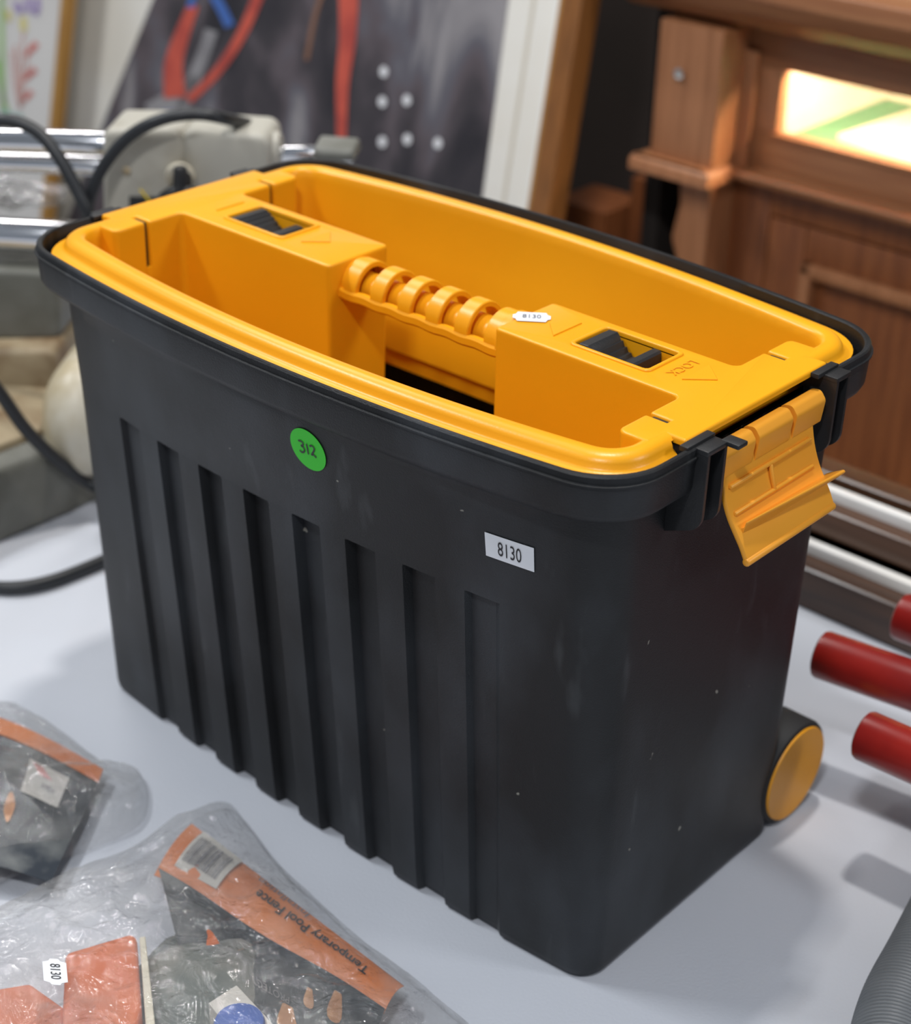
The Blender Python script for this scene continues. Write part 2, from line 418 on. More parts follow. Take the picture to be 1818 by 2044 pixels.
# ================================================================== the toolbox
H = .4507
RIB_X = [-.205 + .0545 * i for i in range(8)]; RIB_W = .029; RIB_TOP = .3155
def plan(hx, hy0, bow, r):
    """rounded rectangle with bowed long sides; returns corner data"""
    xe = hx - r
    for _ in range(8):
        ph = math.atan(2 * bow * xe / hx ** 2); xe = hx - r + r * math.sin(ph)
    ye = hy0 + bow * (1 - (xe / hx) ** 2)
    cx = xe - r * math.sin(ph); cy = ye - r * math.cos(ph)
    return xe, ye, cx, cy, ph
XS = [-1.0, -.9]                                        # fractions of xe for the plain ends, absolute in between
FRONT = []
for x in RIB_X: FRONT += [(x - .0003, 0), (x + .0018, 1), (x + .012, 1), (x + RIB_W - .006, 1), (x + RIB_W, 0), (x + RIB_W + .012, 0)]
FRONT = [('f', -1.0), ('f', -.94), ('f', -.88)] + [('a', x, k) for x, k in FRONT] + [('f', .88), ('f', .94), ('f', 1.0)]
SIDE = [-1, -.9, -.8, -.7, -.62, -.605, -.5, -.25, 0, .25, .5, .605, .62, .7, .8, .9, 1]
NC = 10
def tub_ring(z, hx, hy0, bow, r, ribs=False, gap=None, shift=0.0):
    """points anticlockwise from the front left; gap = (dx, dz) applied to the middle of the two short sides"""
    xe, ye, cx, cy, ph = plan(hx, hy0, bow, r)
    def fy(x): return hy0 + bow * (1 - (x / hx) ** 2)
    def floor_y(x): return hy0 + bow * (.27 + .5 * (1 - (x / hx) ** 2)) - .0045
    out = []
    fr = []
    for e in FRONT:
        if e[0] == 'f': x = e[1] * xe; y = fy(x)
        else:
            x = e[1]; y = fy(x)
            if ribs and e[2]: y = min(y, floor_y(x))
        fr.append((x, -y))
    out += fr
    corner = [(cx + r * math.cos(a), -cy + r * math.sin(a)) for a in [(-math.pi / 2 + ph) + (math.pi / 2 - ph) * k / NC for k in range(1, NC)]]
    out += corner
    side = [(hx, s * cy) for s in SIDE]
    out += side
    out += [(x, -y) for x, y in corner[::-1]]
    out += [(x, -y) for x, y in fr[::-1]]
    out += [(-x, -y) for x, y in corner]
    out += [(-x, -y) for x, y in side]
    out += [(-x, y) for x, y in corner[::-1]]
    res = []
    ys = .064
    for x, y in out:
        zz = z; xx = x
        if gap and abs(x) > hx - 1e-4 and abs(y) < cy * .61:
            xx = math.copysign(min(abs(x), gap[0]), x); zz = min(z, gap[1])
        if z < .10:                                       # the wheel bay along the foot of the rear wall
            y = min(y, .108 + .034 * (max(z, 0) / .10) ** .8)
        res.append(Vector((xx, y + shift * min(z / .41, 1), zz)))
    return res
def wall(z):
    t = z / .41
    f = .0115 * min(max((z - .318) / .087, 0), 1)      # the bowed long walls flare towards the rim
    return dict(hx=.2865 + .0015 * t, hy0=.1275 + .0165 * t, bow=.014 + .013 * t + f, r=.022 + .018 * t)
def W(z, off=0, **k):
    q = wall(min(z, .41)); q['hx'] += off; q['hy0'] += off; q['bow'] -= min(max(off, 0), .0115); q['r'] = max(q['r'] + off * .5, .006)
    return tub_ring(z, **q, **k, shift=0.0)
toolbox = thing('toolbox', 'large black wheeled plastic toolbox with yellow lift-out tray', 'toolbox', (0, 0, 0))
bm = bmesh.new(); rows = []
rows.append(W(.0, -.006, ribs=True)); rows.append(W(.0010, -.003, ribs=True)); rows.append(W(.004, -.0008, ribs=True)); rows.append(W(.010, 0, ribs=True))
for z in (.03, .06, .10, .15, .2, .25, .29, RIB_TOP): rows.append(W(z, 0, ribs=True))
rows.append(W(RIB_TOP + .0015, 0))
rows.append(W(.318, 0))
for z in (.33, .345, .36, .372, .38, .39): rows.append(W(z, 0))
G = (.2900, .4345)
g = dict(gap=G)
rows += [W(.404, 0), W(.4085, .004, **g), W(.411, .0110, **g), W(.4145, .0160, **g), W(.419, .0180, **g), W(.4400, .0188, **g), W(.4406, .0202, **g), W(.4418, .0202, **g), W(.4424, .0189, **g),
         W(.4468, .0186, **g), W(.4480, .0176, **g), W(.4480, .0152, **g), W(.4468, .0144, **g), W(.430, .0136, **g), W(.415, .0100), W(.405, -.0025),
         W(RIB_TOP + .004, -.0035), W(RIB_TOP + .002, -.0035, ribs=True), W(.10, -.0035, ribs=True), W(.012, -.0035, ribs=True)]
vr = grid(bm, rows); cap(bm, vr[0], True); cap(bm, vr[-1])
bmesh.ops.recalc_face_normals(bm, faces=bm.faces)
tub = obj('tub', bm, 'tub', toolbox, smooth=32)

# ---- yellow tray: lip, flange and skirt swept round the mouth
def ty(z, hx, hy0, bow, r): return tub_ring(z, hx, hy0, bow, r)
def skirt(z):                                            # plan of the tray wall at a height: (bow, inset)
    t = min(max((.437 - z) / .11, 0), 1); return .0255 - .0185 * t, .0110 * t
def Y(z, off):
    bw, ins = skirt(z); return ty(z, .2965 + min(off, .0) - ins * .5, .1475 + off - ins, bw, max(.042 + off, .008))
def Yt(z, off): return Y(z, off)
bm = bmesh.new()
prof = [(.4340, .0095), (.4392, .0098), (.4402, .0088), (.4404, -.0010), (.4410, -.0036), (.4425, -.0050), (.4455, -.0058), (.4478, -.0072), (.4494, -.0092), (.4504, -.0118), (.4507, -.0145),
        (.4503, -.0175), (.4492, -.0198), (.4470, -.0212), (.4400, -.0216), (.40, -.0222), (.36, -.0210), (.327, -.0190), (.291, -.0192), (.291, -.0172), (.327, -.0170), (.36, -.0190), (.40, -.0200), (.4340, -.0150), (.4340, .0095)]
def Yc(z, off):                                          # the flange stops short of the latch recess
    return [Vector((math.copysign(min(abs(p.x), .2800), p.x), p.y, p.z)) if (z < .446 and abs(p.x) > .27 and abs(p.y) < .080) else p for p in Y(z, off)]
vr = grid(bm, [Yc(z, o) for z, o in prof])
bmesh.ops.recalc_face_normals(bm, faces=bm.faces)
tray = obj('tray', bm, 'yellow', toolbox, smooth=40)
# long raised panel on the inside of the rear skirt
def rear_map(p):                                          # (x, z, n) -> place on the rear skirt
    x, zz, n = p; bw, ins = skirt(zz); off = -.0205 + .0010 * (.40 - zz) / .12
    hx = .2975 + off - ins * .5
    return Vector((x, .1475 + off - ins + bw * (1 - (x / hx) ** 2) - n + .0006, zz))
N = 30; pl = [(-.176 + i * .356 / N, .3075) for i in range(N + 1)] + [(.18, .307 + .051 * i / 10) for i in range(1, 10)] + [(.18 - i * .356 / N, .358) for i in range(N + 1)] + [(-.176, .358 - .05 * i / 10) for i in range(1, 10)]
rr = .010
pl = [p for p in pl if not (p[0] < -.176 + rr and p[1] < .3075 + rr)]
pl += [(-.176 + rr - rr * math.cos(a), .3075 + rr - rr * math.sin(a)) for a in [math.radians(q) for q in (10, 27, 45, 63, 80)]]
obj('wall_panel', prism(pl, -.002, .0055, .0022, f=rear_map), 'yellow', tray)

# ---- end decks with the handle blocks
def deck(sg):
    xi, xo, xb = .257, .2945, (.0925 if sg > 0 else .0795)
    e = [(xb, -.034), (xi, -.034), (xi, -.0680), (xi + .017, -.0680), (xi + .017, -.0725), (xi, -.0725), (xi, -.104), (xo - .012, -.104), (xo - .012, -.086), (xo + .004, -.086),
         (xo + .004, .086), (xo - .012, .086), (xo - .012, .102), (xi, .102), (xi, .0725), (xi + .017, .0725), (xi + .017, .0680), (xi, .0680), (xi, .034), (xb, .034)]
    rad = [.004, .006, .002, 0, 0, .002, .006, .002, .002, .002, .002, .002, .002, .006, .002, 0, 0, .002, .006, .004]
    e = fillet(e, rad, 4)
    hx0, hx1 = (.1525, .2165) if sg > 0 else (.1515, .2190)
    hole = fillet([(hx0, -.0165), (hx1, -.0165), (hx1, .0225), (hx0, .0225)], .003, 3)
    fm = lambda p: Vector((sg * p[0], p[1], p[2]))
    bm = prism(e, H - .0045, H, .0021, holes=[hole], f=fm, bottom=False)
    # tapering lower skirt of block and pillars
    t = bmesh.new()
    def lay(z, d, lim=.283): return [Vector((sg * min(x, lim), y, z)) for x, y in offset_poly(e, d)]
    grid(t, [lay(H - .0045, 0, 1), lay(H - .0047, 0), lay(.405, .0004), lay(.33, .0012, .278), lay(.291, .0020, .275)])
    ho = lambda z: [Vector((sg * x, y, z)) for x, y in hole]
    grid(t, [ho(H - .0045), ho(.424)])
    bmesh.ops.recalc_face_normals(t, faces=t.faces); merge(bm, t)
    # slot stops and the floor of the well
    for s in (-1, 1): add_box(bm, *sorted((sg * (xi + .0004), sg * (xi + .02))), s * .0702 - .003, s * .0702 + .003, .285, H - .040)
    add_box(bm, *sorted((sg * (hx0 - .001), sg * (hx1 + .001))), -.0175, .0235, .422, .4245)
    d = obj('end_deck', bm, 'yellow', tray, smooth=35)
    # raised frame round the well
    out = fillet([(hx0 - .0035, -.0200), (hx1 + .0035, -.0200), (hx1 + .0035, .0260), (hx0 - .0035, .0260)], .005, 4)
    obj('well_frame', prism(out, H - .003, H + .0016, .0014, holes=[hole], f=fm), 'yellow', tray)
    # slider
    if sg > 0:
        P = [(.1545, H - .003), (.1560, H + .0012), (.1635, H + .0016), (.1655, H - .0005), (.1672, H - .0038), (.1690, H - .0034), (.1708, H - .0075), (.1728, H - .0072), (.1745, H - .0108),
             (.1768, H - .0106), (.1785, H - .0130), (.1815, H - .0130), (.1830, H - .0142), (.1865, H - .0142), (.1880, H - .0120), (.1935, H - .0052), (.1945, H - .0022), (.1960, H - .0010), (.2015, H - .0010), (.2030, H - .0025), (.2035, H - .028), (.1545, H - .028)]
    else:
        P = [(-.2170, H - .0045), (-.2155, H + .0004), (-.2090, H + .0004), (-.2075, H - .0015), (-.2055, H - .0012), (-.2035, H - .0038), (-.2012, H - .0036), (-.1992, H - .0066), (-.1970, H - .0064), (-.1950, H - .0100),
             (-.1925, H - .0098), (-.1905, H - .0128), (-.1860, H - .0135), (-.1800, H - .0125), (-.1745, H - .0060), (-.1735, H - .0035), (-.1665, H - .0035), (-.1650, H - .0048), (-.1645, H - .028), (-.2170, H - .028)]
    ymin, ymax = -.0150, .0200
    s = prism(P, -ymax, -ymin, .0009, f=lambda p: Vector((p[0], -p[2], p[1])))
    obj('lock_slider', s, 'black', tray, smooth=25)['label'] = 'black ribbed lock slider'
    # embossed arrows
    def arrow(cx_, cy_, a, b):
        tri = [(cx_ - a, cy_), (cx_ + a, cy_ - b), (cx_ + a, cy_ + b)] if a > 0 else [(cx_ - a, cy_), (cx_ + a, cy_ + b), (cx_ + a, cy_ - b)]
        obj('embossed_arrow', prism(tri, H - .001, H + .0011, .0004, f=lambda p: Vector(p)), 'yellow', tray, smooth=None)
    if sg > 0: arrow(.125, .000, .0085, .0165); arrow(.2520, .0045, -.0090, .0165)
    else: arrow(-.246, .004, .0085, .0160); arrow(-.1245, .004, -.0085, .0165)
    # black strips filling the slots
    for s_ in (-1, 1):
        obj('slot_strip', box(*sorted((sg * (xi + .004), sg * (xi + .0168))), s_ * .0702 - .0016, s_ * .0702 + .0016, H - .045, H - .0018, .0005), 'black', tray)
    return d
deck(-1); deck(1)
obj('embossed_lettering', text_bm('LOCK', .0115, lambda x, y: Vector((.2315 + y, .0045 - x, H + .0008)), bold=.0001), 'yellow', tray, smooth=None)
for a in range(4): pass

# ---- handle grip with six arches
bm = bmesh.new(); gx0, gx1 = -.082, .096; zc = .4285; ra = .0215
def arch(bm, x0, x1, a0=-8, a1=188, r=ra, th=.0042):
    N = 18; rows = []
    for k in range(N + 1):
        a = math.radians(a0 + (a1 - a0) * k / N); c, s = math.cos(a), math.sin(a); e = .0008
        pr = [(x0, r - th), (x0, r - e), (x0 + e, r), (x1 - e, r), (x1, r - e), (x1, r - th)]
        rows.append([Vector((x, q * c, zc + q * s)) for x, q in pr])
    vr = grid(bm, rows); cap(bm, vr[0]); cap(bm, vr[-1])
pitch = .0295; x0 = -.0765
for i in range(6): arch(bm, x0 + i * pitch, x0 + i * pitch + .0140, r=ra + (0 if i not in (0, 5) else -.0003))
# end collars
arch(bm, gx0 - .001, x0 + .001, r=ra - .0012); arch(bm, x0 + 5 * pitch + .012, gx1 + .001, r=ra + .001)
for s in (-1, 1):                                         # scalloped side rails
    N = 60; pts = [Vector((gx0 + (gx1 - gx0) * i / N, s * .0205, zc - .0035 - .0005 * math.cos((gx0 + (gx1 - gx0) * i / N - x0 - .0075) / pitch * 2 * math.pi))) for i in range(N + 1)]
    rows = []
    for p in pts:
        rows.append([p + Vector((0, s * q[0], q[1])) for q in [(-.0032, .004), (.0008, .0042), (.0022, .0022), (.0022, -.0030), (.0006, -.0050), (-.0032, -.0050)]])
    vr = grid(bm, rows); cap(bm, vr[0]); cap(bm, vr[-1])
# core that shows between the arches
add_cyl(bm, (gx0, 0, zc - .002), (gx1, 0, zc - .002), .0128, n=32)
rows = []
for i in range(2):
    x = (gx0, gx1)[i]; rows.append([Vector((x, .0180 * math.cos(a), zc - .002 + .0135 * math.sin(a))) for a in [math.radians(180 + 180 * k / 12) for k in range(13)]])
grid(bm, rows, closed=False)
bmesh.ops.recalc_face_normals(bm, faces=bm.faces)
obj('handle_grip', bm, 'yellow', tray, smooth=30)

# ---- fittings of the short sides
def side_bracket(sg, yc, wd):
    bm = bmesh.new()
    prof = fillet([(.286, .4470), (.3155, .4470), (.3155, .391), (.286, .379)], [0, .002, .014, 0], 6)
    for y in (yc - wd / 2, yc + wd / 2):
        t = prism(prof, 0, .0032, .0006, f=lambda p, y=y: Vector((sg * p[0], y - .0016 + p[2], p[1]))); merge(bm, t)
    add_box(bm, *sorted((sg * .286, sg * .3155)), yc - wd / 2 - .002, yc + wd / 2 + .002, .4440, .4477, .0008)
    add_box(bm, *sorted((sg * .2985, sg * .3050)), yc - wd / 2 - .010, yc + wd / 2 + .002, .4465, .4500, .0006)
    obj('latch_bracket', bm, 'black', toolbox, smooth=30)
for sg in (-1, 1):
    side_bracket(sg, -.0735, .019); side_bracket(sg, .0810, .015)
bm = box(.3105, .3245, -.0640, -.0530, .4445, .4480, .0012); obj('bracket_nub', bm, 'black', toolbox)
for sg in (-1, 1):
    for y in (-.020, .026):
        t = prism([(.290, .428), (.302, .4245), (.290, .408)], 0, .0018, 0, f=lambda p: Vector((sg * p[0], y + p[2], p[1])))
        obj('hinge_web', t, 'black', toolbox, smooth=None)
def latch(sg):
    bm = bmesh.new()
    cl = spline([(.3065, 0, .426), (.3085, 0, .4145), (.3120, 0, .4010), (.3172, 0, .3885), (.3235, 0, .3780), (.3285, 0, .3700), (.3330, 0, .3610)], 6)
    N = len(cl); rows = []
    for i, p in enumerate(cl):
        d = (cl[min(i + 1, N - 1)] - cl[max(i - 1, 0)]).normalized(); n = Vector((-d.z, 0, d.x)); n = n if n.x > 0 else -n
        t = i / (N - 1); hw0 = -.0560 + .003 * t; hw1 = .0560 + .0015 * t
        a = p + n * .0019; b = p - n * .0019; m = p
        rows.append([Vector((sg * q.x, y, q.z)) for q, y in ((a, hw0 + .0008), (a, hw1 - .0008), (m + n * .001, hw1), (m - n * .001, hw1), (b, hw1 - .0008), (b, hw0 + .0008), (m - n * .001, hw0), (m + n * .001, hw0))])
    vr = grid(bm, rows); cap(bm, vr[0]); cap(bm, vr[-1])
    # bottom bead
    add_cyl(bm, (sg * .3335, -.0535, .3605), (sg * .3335, .0575, .3605), .0030, n=14, bev=.0012)
    bmesh.ops.recalc_face_normals(bm, faces=bm.faces)
    L = obj('latch', bm, 'latch', toolbox, smooth=45); L['label'] = 'yellow hinged latch hanging open'
    for y0, y1 in ((-.0590, -.0215), (-.0180, .0245), (.0280, .0660)):
        t = prism(fillet([(.2985, .4375), (.3075, .4395), (.3125, .4330), (.3105, .4150), (.3045, .4150), (.2985, .4250)], [.004, .0045, .005, .002, .001, .002], 5), y0, y1, .0016, f=lambda p: Vector((sg * p[0], p[2], p[1])))
        obj('hinge_knuckle', t, 'latch', L, smooth=40)
    for (xa, za, y0, y1) in ((.3130, .4085, -.050, .049), (.3188, .3905, -.050, .047)):
        obj('stiffening_rib', cyl((sg * xa, y0, za), (sg * xa, y1, za), .0017, n=10, bev=.0008), 'latch', L)
    obj('stiffening_rib', cyl((sg * .3135, -.002, .4080), (sg * .3190, -.002, .3905), .0017, n=10, bev=.0008), 'latch', L)
    lip = [(.3225, .3800), (.3262, .3822), (.3345, .3872), (.3365, .3862), (.3352, .3842), (.3250, .3755)]
    t = prism(fillet(lip, [0, .001, .0012, .0012, .0012, 0], 3), -.0480, .0640, .0010, f=lambda p: Vector((sg * (p[0] - (.0085 if p[2] < -.0475 else 0) * max(0, (p[0] - .326) / .01)), p[2], p[1])))
    obj('catch_lip', t, 'latch', L, smooth=30)
latch(1); latch(-1)

# ---- wheels
for sg in (1, -1):
    wy, wz, wr = .150, .0470, .0475
    bm = cyl((sg * .252, wy, wz), (sg * .2885, wy, wz), wr, n=56, bev=.004)
    bmesh.ops.recalc_face_normals(bm, faces=bm.faces)
    wh = obj('wheel', bm, 'rubber', toolbox, smooth=40); wh['label'] = 'black wheel with a flat yellow cap'
    bm = bmesh.new(); prof = [(.2870, wr - .0042), (.2900, wr - .0046), (.2904, wr - .0050), (.2904, wr - .0085), (.2904, wr * .5), (.2904, .001)]
    vr = grid(bm, [[Vector((sg * x, wy + r * math.cos(2 * math.pi * i / 56), wz + r * math.sin(2 * math.pi * i / 56))) for i in range(56)] for x, r in prof])
    cap(bm, vr[-1]); bmesh.ops.recalc_face_normals(bm, faces=bm.faces)
    obj('wheel_cap', bm, 'cap', wh, smooth=40)
    bm = box(*sorted((sg * .215, sg * .250)), .112, .168, .030, .104, .006); obj('wheel_housing', bm, 'bracketgrey', toolbox)
obj('axle', cyl((-.252, .150, .047), (.252, .150, .047), .005), 'steel', toolbox)

# ---- stickers on the toolbox
def front_pt(x, z, off=.0006):
    q = wall(z); return Vector((x, -(q['hy0'] + q['bow'] * (1 - (x / q['hx']) ** 2)) - off, z))
def sticker_on(cpx, f_surface, name, shape, m, parent, label):
    bm = bmesh.new(); vs = [bm.verts.new(f_surface(x, y, .0003)) for x, y in shape]; vb = [bm.verts.new(f_surface(x, y, .0)) for x, y in shape]
    N = len(shape); cx_ = sum(p[0] for p in shape) / N; cy_ = sum(p[1] for p in shape) / N; prev = vs
    for k in (.8, .6, .4, .2):                            # rings so that the paper follows the surface
        cur = [bm.verts.new(f_surface(cx_ + (x - cx_) * k, cy_ + (y - cy_) * k, .0003)) for x, y in shape]
        for i in range(N): bm.faces.new((prev[i - 1], prev[i], cur[i], cur[i - 1]))
        prev = cur
    bm.faces.new(prev)
    for i in range(len(vs)): bm.faces.new((vs[i - 1], vb[i - 1], vb[i], vs[i]))
    bmesh.ops.recalc_face_normals(bm, faces=bm.faces)
    o = obj(name, bm, m, parent, smooth=None); o['label'] = label; return o
def front_at(u, v):
    y = -.16
    for _ in range(12):
        p = ony(u, v, y); y = front_pt(p.x, p.z, 0).y
    return p
c = front_at(616, 897); a_, b_ = .0168, .0172
fs = lambda x, y, o: front_pt(c.x + x, c.z + y, .0006 + o)
st = sticker_on(None, fs, 'round_sticker', [(a_ * math.cos(2 * math.pi * i / 48), b_ * math.sin(2 * math.pi * i / 48)) for i in range(48)], 'green', toolbox, 'round green sticker handwritten 312')
bm = bmesh.new(); fw = lambda x, y: front_pt(c.x + x, c.z + y, .0014)
k = .001
for P in ([(-7.8, 4.6), (-5.6, 5.2), (-3.4, 4.4), (-3.6, 2.4), (-5.6, 1.0), (-3.6, .0), (-3.2, -2.2), (-4.8, -4.2), (-7.0, -4.6), (-8.2, -3.6)],
          [(.2, 4.8), (.4, 1.5), (.2, -1.5), (.4, -4.2)],
          [(3.2, 3.6), (4.6, 4.9), (6.8, 4.6), (7.4, 2.8), (6.2, .4), (4.6, -1.8), (3.6, -3.6), (4.6, -2.6), (6.2, -3.0), (8.0, -4.2)]):
    ribbon(bm, spl2([(x * k, y * k + .0005) for x, y in P], 5), .0014, fw)
obj('handwriting', bm, 'ink', st, smooth=None)
c2 = front_at(1018, 1101)
fs2 = lambda x, y, o: front_pt(c2.x + x, c2.z + y, .0006 + o)
st = sticker_on(None, fs2, 'price_label', [(-.0185, -.0095), (-.006, -.0095), (.006, -.0095), (.0185, -.0095), (.0185, .0095), (.006, .0095), (-.006, .0095), (-.0185, .0095)], 'white', toolbox, 'white rectangular sticker printed 8130')
obj('lettering', text_bm('8130', .0160, lambda x, y: front_pt(c2.x + x + .0005, c2.z + y - .0006, .0014), sx=.58), 'ink', st, smooth=None)
def top_label(u, v, z, e1, e2, n, parent, hw, hh, size, m_ink='inkgrey'):
    c = onz(u, v, z); e1 = Vector(e1).normalized(); e2 = Vector(e2).normalized()
    f = lambda x, y, o=0: c + e1 * x + e2 * y + Vector(n) * (o + .0004)
    q = .0035
    sh = [(-hw + q, -hh), (hw - q, -hh), (hw - q * .6, -hh * .5), (hw, -hh * .35), (hw, hh * .35), (hw - q * .6, hh * .5), (hw - q, hh), (-hw + q, hh), (-hw + q * .6, hh * .5), (-hw, hh * .35), (-hw, -hh * .35), (-hw + q * .6, -hh * .5)]
    s = sticker_on(None, f, 'price_label', sh, 'white', parent, 'white notched sticker printed 8130')
    o = obj('lettering', text_bm('8130', size, lambda x, y: f(x, y, .0007), sx=.75), m_ink, s, smooth=None)
    return s
top_label(1061, 634, H + .0002, (.80, .62, 0), (-.62, .80, 0), (0, 0, 1), toolbox, .0140, .0085, .0095)

# small moulding dimples and wear flecks on the tray
for (u, v, r) in ((1018, 457, .0016), (1047, 470, .0019), (1045, 495, .0012)):
    y = .163
    p = ony(u, v, y)
    obj('wear_mark', cyl((p.x, y - .0005, p.z), (p.x, y + .012, p.z), r, n=10), 'fbrown', tray)

# ================================================================== saw behind the left end
P0 = (-.55, .30, 0); NS = (-.6, .8, 0); US = Vector((.8, .6, 0)); ND = Vector((-.6, .8, 0))
def sp(u, v, d=0): return at(u, v, (P0[0] + ND.x * d, P0[1] + ND.y * d, 0), NS)
saw = thing('slide_saw', 'old grey sliding mitre saw with chrome rails', 'saw', (-.80, .15, 0))
def rail(a, b, r, nm='chrome_rail'):
    obj(nm, cyl(a, b, r, n=32, bev=.002), 'chrome', saw)
a0 = sp(-330, 268); b0 = sp(320, 291); rail(a0, b0, .0140)
a1 = sp(-330, 311, .012); b1 = sp(320, 334, .012); rail(a1, b1, .0115)
a2 = sp(-330, 446); b2 = sp(190, 478); rail(a2, b2, .0190)
rail(sp(500, 306), sp(705, 308), .0090)
# carriage block: a rounded housing split in two castings
def block(u0, v0, u1, v1, u2, v2, u3, v3, depth, m, nm, r=.012, d0=0):
    """quad in the saw plane given by pixels, rounded and given depth"""
    pts = [sp(u0, v0, d0), sp(u1, v1, d0), sp(u2, v2, d0), sp(u3, v3, d0)]
    loc = [((p - Vector((P0[0], P0[1], 0))).dot(US), max(p.z, .004)) for p in pts]
    base = Vector((P0[0], P0[1], 0)) + ND * d0
    f = lambda p: base + US * p[0] + Vector((0, 0, p[1])) - ND * p[2]
    return obj(nm, prism(fillet(loc, r, 6), -depth / 2, depth / 2, .008, f=f), m, saw)
block(222, 432, 222, 238, 380, 240, 378, 432, .075, 'cast', 'carriage_housing', .012)
block(372, 372, 374, 240, 552, 252, 545, 340, .066, 'cast', 'carriage_housing', .014)
block(215, 470, 222, 330, 430, 330, 430, 470, .060, 'cast', 'carriage_foot', .01)
block(627, 312, 632, 282, 712, 288, 716, 314, .045, 'castd', 'rail_end_cap', .005)
c = sp(540, 300); obj('rail_bush', cyl(c - US * .006, c + US * .012, .021, n=32, bev=.004), 'cast', saw)
# clamp knob on its white collar
c = sp(362, 345, -.038); obj('knob_collar', cyl(c, c - ND * .012 + Vector((0, 0, -.004)), .016, n=28, bev=.004), 'cream', saw)
bm = bmesh.new(); kc = sp(362, 378, -.060)
add_cyl(bm, kc + ND * .014 + Vector((0, 0, .012)), kc, .010, n=20, bev=.002)
for ang in (-150, -30, 90):
    d = US * math.cos(math.radians(ang)) + Vector((0, 0, math.sin(math.radians(ang))))
    add_cyl(bm, kc, kc + d * .026, .0095, n=16, bev=.003, r2=.0075)
bmesh.ops.recalc_face_normals(bm, faces=bm.faces); obj('clamp_knob', bm, 'black', saw, smooth=40)
pl_ = obj('scale_plate', (lambda b: b)(prism([(((sp(u, v) - Vector((P0[0], P0[1], 0))).dot(US)), sp(u, v).z) for u, v in ((276, 430), (276, 370), (402, 372), (402, 430))], .0375, .0405, .0005,
     f=lambda p: Vector((P0[0], P0[1], 0)) + US * p[0] + Vector((0, 0, p[1])) - ND * p[2])), 'black', saw)
p1 = sp(279, 378, -.041); p2 = sp(307, 412, -.041); obj('scale_line', cyl(p1, p2, .0012, n=8), 'yscale', pl_)
rb = sp(253, 341, -.0375); obj('rusty_screw', cyl(rb, rb - ND * .003, .0045, n=14, bev=.001), 'rust', saw)
# upper body, ledges and base casting
block(-160, 640, -160, 490, 150, 508, 150, 640, .12, 'castd', 'upper_casting', .015, d0=.03)
block(-160, 745, -160, 648, 150, 640, 158, 730, .17, 'rust', 'table_ledge', .01, d0=.02)
block(-160, 960, -160, 735, 160, 725, 168, 905, .16, 'castd', 'lower_casting', .02, d0=.045)
# domed motor cover seen against the box
bm = bmesh.new(); dc = sp(168, 838, -.150); rows = []
for k in range(11):
    a = math.pi / 2 * k / 10
    rows.append([dc - ND * (.055 * math.sin(a)) + (US * math.cos(q) * .044 + Vector((0, 0, math.sin(q) * .072))) * max(math.cos(a), .02) for q in [2 * math.pi * i / 36 for i in range(36)]])
rows = [[p + ND * .06 for p in rows[0]]] + rows
vr = grid(bm, rows); cap(bm, vr[-1]); cap(bm, vr[0]); bmesh.ops.recalc_face_normals(bm, faces=bm.faces)
obj('motor_cover', bm, 'cream', saw, smooth=50)
# base foot with its side along the cloth
P = [(-.585, -.16), (-.585, .10), (-.640, .21), (-1.02, .21), (-1.02, -.16)]
foot = prism(fillet([(x, y) for x, y in P], [.02, .05, .05, .02, .02], 6), .0, .085, .014)
obj('base_foot', foot, 'castd', saw)
plate = prism(fillet([(-.615, -.15), (-.615, .09), (-.66, .17), (-1.0, .17), (-1.0, -.15)], .02, 5), .080, .094, .004)
obj('base_plate', plate, 'rust', saw)
obj('column', cyl((-.93, .02, .07), (-.93, .02, .30), .045, n=36, bev=.004), 'castd', saw)
obj('rail_holder', box(-.99, -.87, -.04, .10, .22, .385, .012), 'castd', saw)
# cables
cab = spline([sp(-90, 262, -.06), sp(0, 240, -.06), sp(65, 257, -.06), (sp(112, 305, -.07)), sp(150, 372, -.08), sp(178, 432, -.085), sp(205, 500, -.07)], 10)
obj('power_cable', add_tube(bmesh.new(), cab, .0072, 14), 'cable', saw, smooth=60)
cab = spline([sp(176, 450, -.07), sp(178, 400, -.07), sp(205, 335, -.065), sp(255, 275, -.06), sp(318, 240, -.06), sp(385, 228, -.055), sp(450, 237, -.04), sp(520, 262, .05), sp(560, 330, .06)], 10)
obj('power_cable', add_tube(bmesh.new(), cab, .0068, 14), 'cable', saw, smooth=60)
A1 = [onx(-70, 700, -.57), onx(0, 785, -.57), onx(50, 855, -.568), onx(110, 915, -.565), onx(180, 965, -.56), onx(260, 1000, -.50)]
A1 = [Vector((p.x, p.y, max(p.z, .010))) for p in A1]
obj('power_cable', add_tube(bmesh.new(), spline(A1, 10), .0072, 14), 'cable', saw, smooth=60)
A2 = [onz(-150, 1140, .007), onz(-60, 1165, .007), onz(20, 1173, .007), onz(100, 1160, .007), onz(200, 1122, .007), onz(300, 1075, .007)]
cb = obj('floor_cable', add_tube(bmesh.new(), spline(A2, 10), .0068, 14), 'cable', smooth=60); cb.name = 'power_cord'
tag(cb, 'black power cord lying on the cloth beside the toolbox', 'cord')

